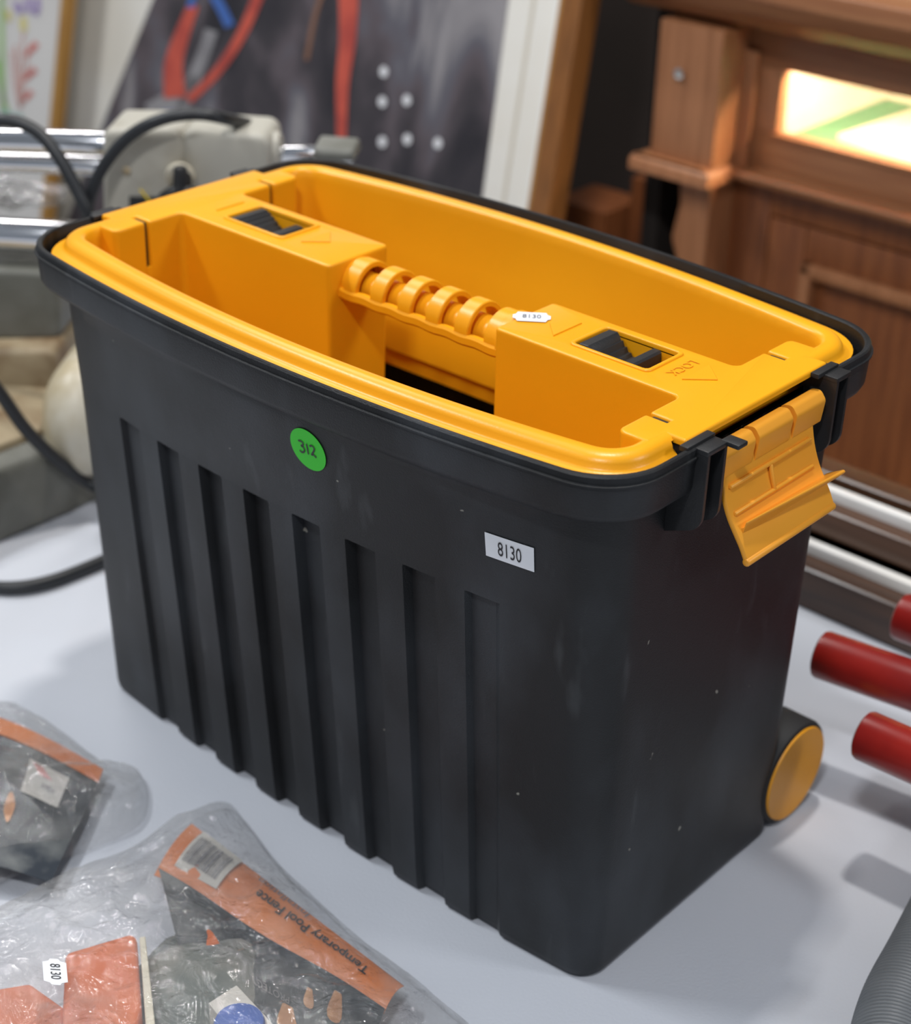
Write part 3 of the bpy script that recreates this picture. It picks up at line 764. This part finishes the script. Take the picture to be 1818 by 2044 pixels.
# silvery plastic pouch between the saw rails
bm = bmesh.new(); c = sp(20, 385, .07); rows = []
for k in range(9):
    r = .002 + .055 * k / 8
    rows.append([c + US * (r * 1.2 * math.cos(q)) + Vector((0, 0, r * .32 * math.sin(q) + .008 * noise.noise(Vector((k * .9, q * 2.0, 3))))) - ND * (.02 * (1 - (k / 8) ** 2) + .012 * noise.noise(Vector((k * 1.3, q * 2.4, 7)))) for q in [2 * math.pi * i / 24 for i in range(24)]])
back = [[p + ND * .004 for p in r] for r in rows[::-1]]
vr = grid(bm, rows + back); cap(bm, vr[0]); cap(bm, vr[-1]); bmesh.ops.recalc_face_normals(bm, faces=bm.faces)
tag(obj('plastic_pouch', bm, 'film', smooth=20), 'crumpled clear plastic pouch tucked between the chrome rails', 'pouch')

# ================================================================== pictures behind
TH = math.radians(9.8)
def picture_plane(y0, z0): return (0, y0, z0), (0, -math.cos(TH), math.sin(TH))
PP, PN = picture_plane(1.0, .092)
def pic(u, v, off=0):
    p = at(u, v, PP, PN); return p + Vector(PN) * off
def pl3(x, s, off=0):                                    # x along, s up the slope from z = .092
    return Vector((x, 1.0 + s * math.sin(TH), .092 + s * math.cos(TH))) + Vector(PN) * off
xr = pic(1110, 430).x
S0 = (FLOOR - .092) / math.cos(TH); S1 = .95
art = thing('framed_picture', 'large leaning framed abstract print in dark greys with red strokes', 'picture', (xr - .7, .86, FLOOR))
def slab(x0, x1, s0, s1, o0, o1, nm, m, par, bev=.002):
    f = lambda p: pl3(p[0], p[1], p[2])
    return obj(nm, prism([(x0, s0), (x1, s0), (x1, s1), (x0, s1)], o0, o1, bev, f=f), m, par)
XL = -2.45
slab(XL + .03, xr - .03, S0 + .03, S1 - .03, -.02, -.004, 'mount', 'mount', art)
slab(xr - .036, xr, S0, S1, -.022, .022, 'frame_rail', 'fwood', art, .004)
slab(XL, XL + .036, S0, S1, -.022, .022, 'frame_rail', 'fwood', art, .004)
slab(XL + .036, xr - .036, S0, S0 + .036, -.022, .022, 'frame_rail', 'fwood', art, .004)
slab(XL + .036, xr - .036, S1 - .036, S1, -.022, .022, 'frame_rail', 'fwood', art, .004)
slab(xr - .048, xr - .036, S0 + .036, S1 - .036, -.006, .012, 'gilt_slip', 'fgold', art, .003)
slab(xr - .058, xr - .048, S0 + .036, S1 - .036, -.006, .004, 'white_slip', 'fwhite', art, .001)
slab(xr - .108, xr - .102, S0 + .036, S1 - .036, -.006, -.0025, 'mount_bevel', 'mountline', art, 0)
# print with its slanting left edge
E1 = [(960, 390), (1012, 0), (1040, -200), (385, -200), (294, 20), (199, 256), (120, 470), (60, 640), (920, 700)]
pts = []
for u, v in E1:
    p = pic(u, v); pts.append((p.x, (p.z - .092) / math.cos(TH)))
obj('print_sheet', prism(pts[::-1], -.006, -.0025, 0, f=lambda p: pl3(p[0], p[1], p[2])), 'art', art, smooth=None)
def strokes(name, m, L, par, plane=pic, off=.0):
    for P, wd in L:
        bm = bmesh.new()
        Q = spl2(P, 6); ws = wd if not isinstance(wd, (list, tuple)) else [wd[0] + (wd[1] - wd[0]) * i / (len(Q) - 1) for i in range(len(Q))]
        ribbon(bm, Q, ws, lambda u, v: plane(u, v, off))
        bmesh.ops.recalc_face_normals(bm, faces=bm.faces)
        obj(name, bm, m, par, smooth=None)
strokes('pale_wash', 'artgrey', [([(300, 230), (360, 190), (400, 160)], [50, 30]), ([(420, 60), (400, 120), (360, 220)], 26)], art, off=-.0020)
strokes('brown_line', 'artbrown', [([(640, -10), (625, 40), (610, 120)], 9)], art, off=-.0016)
strokes('red_stroke', 'artred', [([(385, 10), (362, 70), (345, 130), (348, 195)], [22, 44]), ([(515, -10), (480, 70), (430, 145), (375, 200)], [22, 16]), ([(695, -20), (692, 80), (682, 170), (680, 290)], [40, 18])], art, off=-.0012)
strokes('blue_stroke', 'artblue', [([(425, -10), (440, 15), (458, 52)], 20), ([(385, -10), (378, 15)], 14), ([(300, 232), (330, 226), (365, 228)], 10)], art, off=-.0010)
for (u, v) in ((765, 143), (762, 203), (811, 200), (762, 283), (812, 278), (873, 286)):  # white ovals laid over the print
    bm = bmesh.new(); vs = [bm.verts.new(pic(u + 8 * math.cos(q), v + 11 * math.sin(q), -.0008)) for q in [2 * math.pi * i / 16 for i in range(16)]]; bm.faces.new(vs)
    obj('white_dot', bm, 'dotwhite', art, smooth=None)
# prop behind the picture
p_top = pl3(xr - .5, .75, -.02); obj('back_strut', add_tube(bmesh.new(), [p_top, (p_top.x, p_top.y + .35, FLOOR)], .015, 12), 'fwood', art)

PP2 = (0, .93, .092)
def pic2(u, v, off=0): return at(u, v, PP2, PN) + Vector(PN) * off
def pl2(x, s, off=0): return Vector((x, .93 + s * math.sin(TH), .092 + s * math.cos(TH))) + Vector(PN) * off
q0 = pic2(100, 370); q1 = pic2(135, 0)
fl = thing('flower_picture', 'pale watercolour of coloured fronds in a thin wooden frame', 'picture', (q0.x - .4, .79, FLOOR))
def pt2(u, v):
    p = pic2(u, v); return p.x, (p.z - .092) / math.cos(TH)
sl = (q1.x - q0.x) / ((q1.z - q0.z) / math.cos(TH))
def xe2(s): return q0.x + sl * (s - (q0.z - .092) / math.cos(TH))
S1b = .75
wdt = .030
def bar2(x0f, x1f, s0, s1, o0, o1, nm, m, bev=.003):
    return obj(nm, prism([(x0f(s0), s0), (x1f(s0), s0), (x1f(s1), s1), (x0f(s1), s1)], o0, o1, bev, f=lambda p: pl2(*p)), m, fl)
bar2(lambda s: xe2(s) - .006, lambda s: xe2(s) + .010, S0, S1b, -.012, .012, 'frame_rail', 'fgold')
bar2(lambda s: xe2(s) - .75, lambda s: xe2(s) - .734, S0, S1b, -.012, .012, 'frame_rail', 'fgold')
bar2(lambda s: xe2(s) - .734, lambda s: xe2(s) - .006, S0, S0 + .016, -.012, .012, 'frame_rail', 'fgold')
bar2(lambda s: xe2(s) - .734, lambda s: xe2(s) - .006, S1b - .016, S1b, -.012, .012, 'frame_rail', 'fgold')
bar2(lambda s: xe2(s) - .736, lambda s: xe2(s) - .004, S0 + .014, S1b - .014, -.010, -.002, 'paper_sheet', 'paperw', 0)
strokes('green_stem', 'pgreen', [([(2, -20), (3, 100), (6, 230)], 10), ([(-8, 120), (2, 180), (14, 225)], 8)], fl, pic2, -.0010)
strokes('red_leaves', 'pred', [([(50, 112), (60, 100), (72, 86)], [8, 14]), ([(48, 160), (58, 148), (70, 138)], [8, 14]), ([(46, 200), (54, 192), (62, 182)], [8, 12])], fl, pic2, -.0008)
strokes('pink_stems', 'ppink', [([(30, 90), (34, 150), (40, 215)], 5), ([(22, 100), (28, 160), (38, 215)], 4), ([(46, 60), (42, 130), (42, 215)], 4), ([(55, 110), (46, 160), (42, 215)], 4)], fl, pic2, -.0009)
strokes('purple_buds', 'ppurple', [([(30, 5), (36, 14), (42, 26)], 14), ([(54, -5), (56, 10), (58, 24)], 12), ([(72, -5), (74, 12), (70, 30)], 12)], fl, pic2, -.0008)
strokes('yellow_buds', 'pyellow', [([(44, 34), (46, 50), (46, 62)], 14), ([(14, 20), (16, 32), (18, 42)], 12)], fl, pic2, -.0008)
strokes('teal_wash', 'pteal', [([(0, 225), (20, 232), (45, 238)], 16)], fl, pic2, -.0007)

# ================================================================== wooden counter on the right
YC = 1.15
def cb(u, v, y=YC): return ony(u, v, y)
ct = thing('display_counter', 'carved brown wooden shop counter with a small lit display window', 'counter', (-.1, YC + .2, FLOOR))
xw0 = cb(1557, 200).x; zt = cb(1562, 140).z; zb = cb(1553, 268).z
xc0 = cb(1440, 250).x                                   # left edge of the face next to the post
XR = .75; XLk = xr + .035
ztop = cb(1500, 52).z
zl = cb(1480, 338).z
# face frame round the window
obj('face_rail', box(xc0 + .02, XR, YC, YC + .022, zt, ztop, .003), 'oak', ct)
obj('face_rail', box(xc0 + .02, XR, YC, YC + .022, zl, zb, .003), 'oak', ct)
obj('face_stile', box(xc0 + .02, xw0, YC, YC + .022, zb, zt, .002), 'oakz', ct)
obj('face_stile', box(.55, XR, YC, YC + .022, zb, zt, .002), 'oakz', ct)
obj('inner_stile', box(xc0, xc0 + .055, YC - .014, YC + .004, zl, ztop - .03, .003), 'oakz', ct)
obj('window_bead', box(xw0 - .008, .56, YC - .004, YC + .010, zb - .008, zb, .002), 'oak', ct)
obj('window_pane', box(xw0 - .002, .552, YC + .010, YC + .013, zb - .002, zt + .002), 'glass', ct)
obj('ledge_moulding', prism(fillet([(YC + .02, zl - .020), (YC - .030, zl - .006), (YC - .034, zl + .006), (YC + .02, zl + .012)][::-1], .004, 4), xc0 - .01, XR, .001, f=lambda p: Vector((p[2], p[0], p[1]))), 'oak', ct)
# top moulding that runs on over the knee hole
mz = ztop
prof = fillet([(YC + .45, mz), (YC + .01, mz), (YC - .05, mz + .012), (YC - .085, mz + .035), (YC - .10, mz + .06), (YC - .10, mz + .085), (YC + .45, mz + .085)], [0, .004, .01, .01, .004, .004, 0], 4)
obj('top_moulding', prism(prof[::-1], XLk, XR, .001, f=lambda p: Vector((p[2], p[0], p[1]))), 'oak', ct, smooth=30)
obj('under_rail', box(XLk, xc0, YC + .05, YC + .075, mz - .05, mz + .002, .003), 'oakd', ct)
# interior of the window
obj('display_floor', box(xw0 - .05, .70, YC + .02, YC + .42, zb - .045, zb - .035), 'felt', ct)
obj('display_back', box(xw0 - .05, .70, YC + .40, YC + .42, zb - .04, mz), 'pad', ct)
obj('display_side', box(xw0 - .06, xw0 - .045, YC + .02, YC + .42, zb - .04, mz), 'pad', ct)
lampo = obj('strip_lamp', box(xw0, .6, YC + .06, YC + .075, mz - .022, mz - .006, .003), 'lampglow', ct); lampo['label'] = 'glowing warm strip lamp'
zg = cb(1760, 8, YC).z
obj('lit_glass_top', box(cb(1690, 5).x, XR, YC, YC + .3, mz + .085, mz + .10, .002), 'topglow', ct)
# carved post
py = YC - .07
pu = [cb(1314, 70, py), cb(1440, 70, py), cb(1415, 355, py), cb(1297, 300, py)]
px0 = pu[3].x; px1 = cb(1418, 350, py).x; pz0 = cb(1300, 312, py).z
obj('post', box(px0, px1, py, YC + .12, pz0, mz + .004, .004), 'oakz', ct)
obj('post_base', prism(fillet([(px0 - .022, py - .022), (px1 + .010, py - .022), (px1 + .010, YC + .12), (px0 - .022, YC + .12)], .003, 3), pz0 - .018, pz0 + .004, .010), 'oakz', ct)
bz = pz0 - .018
xm0, xm1 = px0 + .045, px1 - .004
cp = [(xm0, bz), (xm1, bz), (xm1, bz - .62), (xm1 - .055, bz - .62), (xm1 - .050, bz - .24), (xm1 - .040, bz - .15), (xm1 - .062, bz - .10), (xm0 + .006, bz - .045)]
obj('corbel_leg', prism(fillet(cp, [0, 0, 0, 0, .02, .03, .03, .01], 5), -(YC + .02), -(py + .012), .004, f=lambda p: Vector((p[0], -p[2], p[1]))), 'oakz', ct, smooth=30)
nut = cb(1357, 147, py - .001); obj('bolt_head', cyl(nut, nut + Vector((0, -.006, 0)), .0085, n=20, bev=.003), 'silver', ct)
# lower part: door with mouldings
xd = px1 - .01
obj('lower_stile', box(xd, cb(1515, 600).x, YC + .002, YC + .03, FLOOR + .05, zl - .012, .003), 'oakd', ct)
xs = cb(1515, 600).x
obj('lower_rail', box(xs, XR, YC + .002, YC + .03, zl - .055, zl - .012, .003), 'oakd', ct)
dz1 = zl - .058; dz0 = FLOOR + .12
obj('door_panel', box(xs + .05, XR - .05, YC + .016, YC + .030, dz0 + .05, dz1 - .05, .002), 'oakd', ct)
for nm, b in (('door_stile', (xs, xs + .062, dz0, dz1)), ('door_stile', (XR - .062, XR, dz0, dz1)), ('door_rail', (xs + .062, XR - .062, dz1 - .052, dz1)), ('door_rail', (xs + .062, XR - .062, dz0, dz0 + .06))):
    obj(nm, box(b[0], b[1], YC + .004, YC + .026, b[2], b[3], .004), 'oakd', ct)
for nm, b in (('panel_moulding', (xs + .062, xs + .082, dz0 + .06, dz1 - .052)), ('panel_moulding', (xs + .062, XR - .062, dz1 - .072, dz1 - .052))):
    obj(nm, box(b[0], b[1], YC - .006, YC + .02, b[2], b[3], .006), 'oakz', ct)
obj('plinth', box(xd, XR, YC - .01, YC + .4, FLOOR, FLOOR + .12, .004), 'oakd', ct)
obj('back_board', box(XLk, XR, YC + .45, YC + .47, FLOOR, mz + .08, .002), 'dark', ct)
obj('side_board', box(xd + .01, xd + .03, YC + .03, YC + .45, FLOOR, zl, .002), 'dark', ct)
obj('counter_end', box(XLk, XLk + .03, YC + .02, YC + .45, FLOOR, mz, .002), 'dark', ct)
# trinkets in the window
fz = zb - .035
tag(obj('display_card', prism([(xw0 + .02, YC + .14), (xw0 + .24, YC + .10), (xw0 + .26, YC + .32), (xw0 + .03, YC + .34)], fz, fz + .010, .002), 'pad'), 'white card lying on green felt inside the counter window', 'card')
random.seed(8)
for i in range(7):
    x = xw0 + .20 + .16 * (i % 4) / 4 + random.uniform(-.01, .01); y = YC + .045 + .035 * (i // 4) + random.uniform(-.008, .008)
    bm = bmesh.new(); r = random.uniform(.010, .014)
    rows = [[Vector((x + (r + .0035 * math.cos(b)) * math.cos(a), y + (r + .0035 * math.cos(b)) * math.sin(a), fz + .0035 + .0035 * math.sin(b))) for b in [2 * math.pi * k / 10 for k in range(10)]] for a in [2 * math.pi * k / 20 for k in range(21)]]
    grid(bm, rows); bmesh.ops.recalc_face_normals(bm, faces=bm.faces)
    tag(obj('silver_bangle', bm, 'silver', smooth=60), 'small silver bangle on green felt inside the counter window', 'bangle', 'bangles in the counter window')
x = xw0 + .02
bm = bmesh.new(); bmesh.ops.create_uvsphere(bm, u_segments=20, v_segments=12, radius=.013)
for v in bm.verts: v.co = Vector((x, YC + .05, fz + .012)) + Vector((v.co.x, v.co.y, v.co.z * .9))
tag(obj('silver_pot', bm, 'silver', smooth=60), 'round silver pot at the corner of the counter window', 'pot')
# boards and a box in the knee hole
obj('wooden_block', box(*sorted((cb(1105, 430, 1.25).x, cb(1208, 430, 1.25).x)), 1.25, 1.36, FLOOR, cb(1150, 408, 1.25).z, .004), 'oakd', None)
tag(bpy.data.objects['wooden_block'], 'plain brown wooden block standing in the dark knee hole', 'block')
up = obj('upright_board', box(*sorted((cb(1255, 430, 1.30).x, cb(1306, 430, 1.30).x)), 1.30, 1.33, FLOOR, cb(1280, 358, 1.30).z, .003), 'oakd', None)
tag(up, 'narrow red-brown board standing upright behind the counter post', 'board')

# ================================================================== picture frames stacked on the cloth
def frame_thing(label, x0, x1, y0, y1, z0, h, m, slip_h, inset, group=None):
    t = thing('picture_frame', label, 'frame', ((x0 + x1) / 2, (y0 + y1) / 2, z0))
    wd = .035
    for b in ((x0, x1, y0, y0 + wd), (x0, x1, y1 - wd, y1), (x0, x0 + wd, y0 + wd, y1 - wd), (x1 - wd, x1, y0 + wd, y1 - wd)):
        obj('frame_rail', box(*b, z0, z0 + h, .005, 3), m, t)
    i = inset
    obj('white_slip', box(x0 + i, x1 - i, y0 + i, y0 + i + .012, z0 + h - .004, z0 + h + slip_h, .0015), 'fwhite', t)
    obj('backing_board', box(x0 + .02, x1 - .02, y0 + .02, y1 - .02, z0 + .006, z0 + .012), 'dark', t)
    return t
fy0 = onz(1640, 1222, 0).y
frame_thing('dark brown picture frame with white slip at the bottom of the stack', .02, .80, fy0 - .005, fy0 + .150, -.002, .048, 'fdark', .012, .026)
frame_thing('bronze-brown picture frame with white slip on top of the darker frame', .03, .79, fy0 + .040, fy0 + .148, .060, .032, 'fbrown', .012, .020)

# ================================================================== red tubes
rs = thing('red_trestle', 'red enamelled steel frame of stout tubes beside the toolbox', 'stand', (.60, .28, 0))
def red_tube(u0, v0, u1, v1, z, r, ext):
    a = onz(u0, v0, z); b = onz(u1, v1, z); d = (b - a).normalized(); e = a + d * ext
    t = obj('red_tube', cyl(a, e, r, n=36, bev=.004), 'red', rs, smooth=40)
    obj('end_plug', cyl(a - d * .0006, a + d * .004, r - .0035, n=30, bev=.001), 'redchip', t)
    return a, e, d
t1 = red_tube(1634, 1304, 1950, 1414, .115, .0215, .30)
t2 = red_tube(1720, 1465, 1950, 1566, .115, .0210, .22)
t3 = red_tube(1794, 1228, 1960, 1290, .130, .0215, .28)
e1, e2, e3 = t1[1], t2[1], t3[1]
obj('cross_tube', add_tube(bmesh.new(), [e2 + Vector((-.01, -.05, 0)), e2, e1, e3, e3 + Vector((.0, .04, .0))], .020, 20), 'red', rs, smooth=60)
for e, dx in ((e2 + Vector((-.01, -.045, 0)), 0), (e3 + Vector((0, .035, 0)), 0)):
    obj('leg', cyl((e.x, e.y, -.002), (e.x, e.y, e.z), .018, n=24, bev=.003), 'red', rs)

# ================================================================== grey corrugated hose
hp = [onz(2250, 1480, .03), onz(2080, 1560, .03), onz(1980, 1670, .03), onz(1905, 1800, .03), onz(1850, 1910, .03), onz(1800, 2010, .03), onz(1775, 2110, .03), onz(1770, 2230, .03), onz(1810, 2400, .03), onz(1930, 2560, .03)]
path = spline(hp, 60); 
L = [0]
for a, b in zip(path[:-1], path[1:]): L.append(L[-1] + (b - a).length)
NR = int(L[-1] / .0036) * 6; pts = []
for i in range(NR + 1):
    s = L[-1] * i / NR; k = max(j for j in range(len(L)) if L[j] <= s + 1e-12); k = min(k, len(path) - 2)
    pts.append(path[k].lerp(path[k + 1], (s - L[k]) / max(L[k + 1] - L[k], 1e-9)))
bm = add_tube(bmesh.new(), pts, .03, 36, rf=lambda i: .0285 + .0016 * abs(math.sin(math.pi * i / 6)) ** .6)
tag(obj('vacuum_hose', bm, 'hose', smooth=60), 'grey corrugated plastic hose curving over the cloth', 'hose')

# ================================================================== plastic bags
def film_bag(outline, hgt, seed, parent, z0=.0, cpx=None, wr=.010):
    P = [onz(u, v, .002) for u, v in outline]
    P = [Vector((p.x, p.y, 0)) for p in P]; P = spline(P + [P[0]], 7)[:-1]
    c = onz(*cpx, .0) if cpx else sum(P, Vector()) / len(P); c.z = 0; rows = []; NRr = 30
    for k in range(NRr + 1):
        r = 1 - k / NRr * .995; row = []
        for p in P:
            q = c + (p - c) * r
            h = hgt * max(0, 1 - r ** 2.6) ** .55
            n1 = noise.noise(Vector((q.x * 14, q.y * 14, seed))) + .5 * (1 - 2 * abs(noise.noise(Vector((q.x * 11 + 4, q.y * 11, seed + 2))))) ** 3; n2 = 1 - abs(noise.noise(Vector((q.x * 26, q.y * 26, seed + 5)))) * 2
            n3 = 1 - abs(noise.noise(Vector((q.x * 60, q.y * 60, seed + 9)))) * 2
            e = min(1, (1 - r) * 7)
            row.append(Vector((q.x, q.y, z0 + .0015 + h + e * (wr * .55 * n1 + wr * .55 * max(n2, 0) ** 5 + wr * .12 * n3))))
        rows.append(row)
    bm = bmesh.new(); lo = [Vector((p.x, p.y, z0 - .001)) for p in rows[0]]
    vr = grid(bm, [lo] + rows); cap(bm, vr[-1]); bmesh.ops.recalc_face_normals(bm, faces=bm.faces)
    return obj('plastic_film', bm, 'film', parent, smooth=70)

def sheet(name, m, parent, quad, zf, n=14, th=.0008):
    """curved card: quad of pixels (a, b, c, d), zf(s, t) gives height over the cloth"""
    a, b, c, d = [Vector(onz(u, v, .015)) for u, v in quad]; bm = bmesh.new(); rows = []
    for j in range(n + 1):
        t = j / n; rows.append([])
        for i in range(n * 2 + 1):
            s = i / (n * 2); p = (a.lerp(b, s)).lerp(d.lerp(c, s), t); p.z = zf(s, t); rows[-1].append(p)
    vr = grid(bm, rows, closed=False)
    bot = grid(bm, [[p - Vector((0, 0, th)) for p in r] for r in rows], closed=False)
    def strip(x, y):
        for i in range(len(x) - 1): bm.faces.new((x[i], x[i + 1], y[i + 1], y[i]))
    strip(vr[0], bot[0]); strip(vr[-1], bot[-1]); strip([r[0] for r in vr], [r[0] for r in bot]); strip([r[-1] for r in vr], [r[-1] for r in bot])
    bmesh.ops.recalc_face_normals(bm, faces=bm.faces)
    o = obj(name, bm, m, parent, smooth=60)
    def f(s, t, off=.0006):
        p = (a.lerp(b, s)).lerp(d.lerp(c, s), t); p.z = zf(s, t) + off; return p
    return o, f

# bag with the pool fence card
bag = thing('plastic_bag', 'clear plastic bag holding an orange Temporary Pool Fence card', 'bag', tuple(onz(300, 1960, 0)))
film_bag([(-140, 1905), (0, 1830), (130, 1760), (262, 1710), (350, 1648), (448, 1612), (492, 1648), (560, 1735), (640, 1810), (740, 1900), (885, 2012), (960, 2120), (700, 2330), (300, 2400), (-150, 2300), (-260, 2080)], .050, 2.0, bag, cpx=(330, 2030))
zs = lambda s, t: .018 + .008 * math.sin(math.pi * min(max(t, 0), 1) * .8 + .3) - .010 * max(0, s - .85) / .15 * t
# header: s runs with the lettering from the rolled end to the barcode end, t from the lower line to the photo
head, fh = sheet('orange_header', 'orange', bag, [(806, 1978), (383, 1654), (307, 1738), (766, 2034)], zs)
HL = (onz(806, 1978, .015) - onz(383, 1654, .015)).length; HH = (onz(383, 1654, .015) - onz(307, 1738, .015)).length
tx = text_bm('Temporary Pool Fence', .0150, lambda x, y: Vector((x, y, 0)), bold=.0002)
xm = max(v.co.x for v in tx.verts)
for v in tx.verts: v.co = fh(.360 + v.co.x / xm * .245, .42 + v.co.y / HH * 1.25, .0012)
obj('lettering', tx, 'ink', head, smooth=None)
tx = text_bm('Installation', .0145, lambda x, y: fh(.525 + x / HL, .10 + y / HH, .0010), sx=.95)
obj('lettering', tx, 'inkgrey', head, smooth=None)
bm = bmesh.new()
def hq(bm, s0, s1, t0, t1, off):
    vs = [bm.verts.new(fh(s, t, off)) for s, t in ((s0, t0), (s1, t0), (s1, t1), (s0, t1))]; bm.faces.new(vs)
for i in range(6): hq(bm, .735, .935, .0 + i * .135, .0 + (i + 1) * .135, .0020)
bc = obj('barcode_label', bm, 'paper', head, smooth=None)
bm = bmesh.new(); random.seed(3); s = .760
while s < .915:
    wv = random.choice([.0035, .005, .008, .003]); 
    for i in range(4): hq(bm, s, s + wv, .14 + i * .14, .14 + (i + 1) * .14, .0028)
    s += wv + random.choice([.003, .0045, .006])
obj('barcode_bars', bm, 'inkgrey', bc, smooth=None)
obj('photo_card', sheet('tmp', 'photo', None, [(766, 2034), (307, 1740), (420, 2080), (700, 2220)], lambda s, t: .024 - .012 * t)[0].data and bmesh.new() or bmesh.new(), 'photo') if False else None
ph, fp = sheet('photo_card', 'photo', bag, [(768, 2032), (318, 1752), (400, 2060), (690, 2230)], lambda s, t: .0245 - .010 * t + .002 * math.sin(9 * s))
bm = bmesh.new()
for (s, t, rs_, rt) in ((.18, .25, .03, .16), (.08, .45, .035, .12), (.30, .30, .022, .10), (.40, .55, .05, .14)):
    vs = [bm.verts.new(fp(s + rs_ * math.cos(q) * (1 + .25 * math.sin(3 * q)), t + rt * math.sin(q) * (1 + .2 * math.cos(2 * q)), .001)) for q in [2 * math.pi * i / 18 for i in range(18)]]; bm.faces.new(vs)
bmesh.ops.recalc_face_normals(bm, faces=bm.faces); obj('printed_hands', bm, 'skin', ph, smooth=None)
obj('lettering', text_bm('PROTECTOR', .012, lambda x, y: fp(.52 + x / HL, .40 + y / .16, .0012), sx=.95), 'artgrey', ph, smooth=None)
bm = bmesh.new()
for (s, t) in ((.78, .35), (.70, .52), (.62, .75)):
    vs = [bm.verts.new(fp(s + .035 * math.cos(q) * (1 + .3 * math.sin(4 * q)), t + .10 * math.sin(q), .001)) for q in [2 * math.pi * i / 16 for i in range(16)]]; bm.faces.new(vs)
bmesh.ops.recalc_face_normals(bm, faces=bm.faces); obj('printed_leaves', bm, 'orangep', ph, smooth=None)
# netting, orange clip, strip, paper and blue cap inside the bag
bm = bmesh.new(); c = onz(400, 1960, .012); rows = []
for k in range(9):
    r = 1 - k / 8 * .99
    rows.append([c + Vector((.060 * r * math.cos(q) * (1 + .15 * math.sin(3 * q + k)), .075 * r * math.sin(q) * (1 + .12 * math.cos(4 * q)), -.012 + .026 * (1 - r * r) ** .5)) for q in [2 * math.pi * i / 26 for i in range(26)]])
vr = grid(bm, rows); cap(bm, vr[-1]); cap(bm, vr[0]); bmesh.ops.recalc_face_normals(bm, faces=bm.faces); obj('folded_netting', bm, 'photog', bag, smooth=50)
def slab_px(pts, z0, z1, nm, m, par, bev=.004, r=.006):
    P = [onz(u, v, z1) for u, v in pts]
    pl = fillet([(p.x, p.y) for p in P], r, 4); return obj(nm, prism(pl if area2(pl) > 0 else pl[::-1], z0, z1, bev), m, par)
slab_px([(130, 1900), (272, 1858), (282, 2010), (262, 2100), (120, 2100)], .001, .034, 'orange_clip', 'orangep', bag)
slab_px([(-120, 1990), (60, 1960), (130, 2010), (110, 2120), (-100, 2180)], .001, .030, 'orange_clip', 'orangep', bag)
slab_px([(278, 1870), (290, 1868), (318, 2120), (296, 2122)], .001, .036, 'cream_strip', 'creamstrip', bag, .001, .001)
slab_px([(416, 2002), (472, 1966), (560, 2060), (500, 2110)], .020, .0405, 'white_paper', 'paper', bag, .0005, .001)
bm = bmesh.new(); c = onz(478, 2052, .042)
add_cyl(bm, c - Vector((0, 0, .01)), c + Vector((0, 0, .008)), .018, n=30, bev=.004); bmesh.ops.recalc_face_normals(bm, faces=bm.faces); obj('blue_cap', bm, 'blue', bag, smooth=40)
top_label(110, 1941, .062, onz(118, 1978, 0) - onz(112, 1908, 0), onz(135, 1941, 0) - onz(85, 1938, 0), (0, 0, 1), bag, .0130, .0085, .0105, 'ink')

# bag further along
bag2 = thing('plastic_bag', 'clear plastic bag with an orange-banded photo card and red-white sticker', 'bag', tuple(onz(60, 1620, 0)))
film_bag([(-160, 1440), (0, 1418), (110, 1462), (205, 1530), (262, 1560), (283, 1550), (296, 1592), (275, 1645), (185, 1688), (50, 1736), (-60, 1768), (-220, 1720)], .036, 6.0, bag2, cpx=(40, 1620), wr=.008)
cd2, f2 = sheet('photo_card', 'photo', bag2, [(-120, 1400), (204, 1540), (100, 1760), (-160, 1720)], lambda s, t: .014 + .010 * math.sin(math.pi * s))
hd2, g2 = sheet('orange_header', 'orange', bag2, [(-120, 1398), (206, 1536), (196, 1562), (-125, 1432)], lambda s, t: .0155 + .010 * math.sin(math.pi * s))
bm = bmesh.new(); vs = [bm.verts.new(f2(s, t, .002)) for s, t in ((.62, .20), (.86, .20), (.86, .46), (.62, .46))]; bm.faces.new(vs); bmesh.ops.recalc_face_normals(bm, faces=bm.faces)
sk = obj('price_sticker', bm, 'paper', cd2, smooth=None)
obj('lettering', text_bm('1001', .010, lambda x, y: f2(.77 + x * 4.5, .36 - y * 6, .0026)), 'inkgrey', sk, smooth=None)
bm = bmesh.new(); vs = [bm.verts.new(f2(s, t, .0026)) for s, t in ((.64, .22), (.70, .22), (.78, .29), (.70, .29))]; bm.faces.new(vs); bmesh.ops.recalc_face_normals(bm, faces=bm.faces)
obj('red_print', bm, 'pink', sk, smooth=None)
bm = bmesh.new()
for (s, t) in ((.42, .42), (.58, .60)):
    vs = [bm.verts.new(f2(s + .035 * math.cos(q), t + .10 * math.sin(q) * (1 + .3 * math.sin(2 * q)), .002)) for q in [2 * math.pi * i / 16 for i in range(16)]]; bm.faces.new(vs)
bmesh.ops.recalc_face_normals(bm, faces=bm.faces); obj('printed_hands', bm, 'skin', cd2, smooth=None)
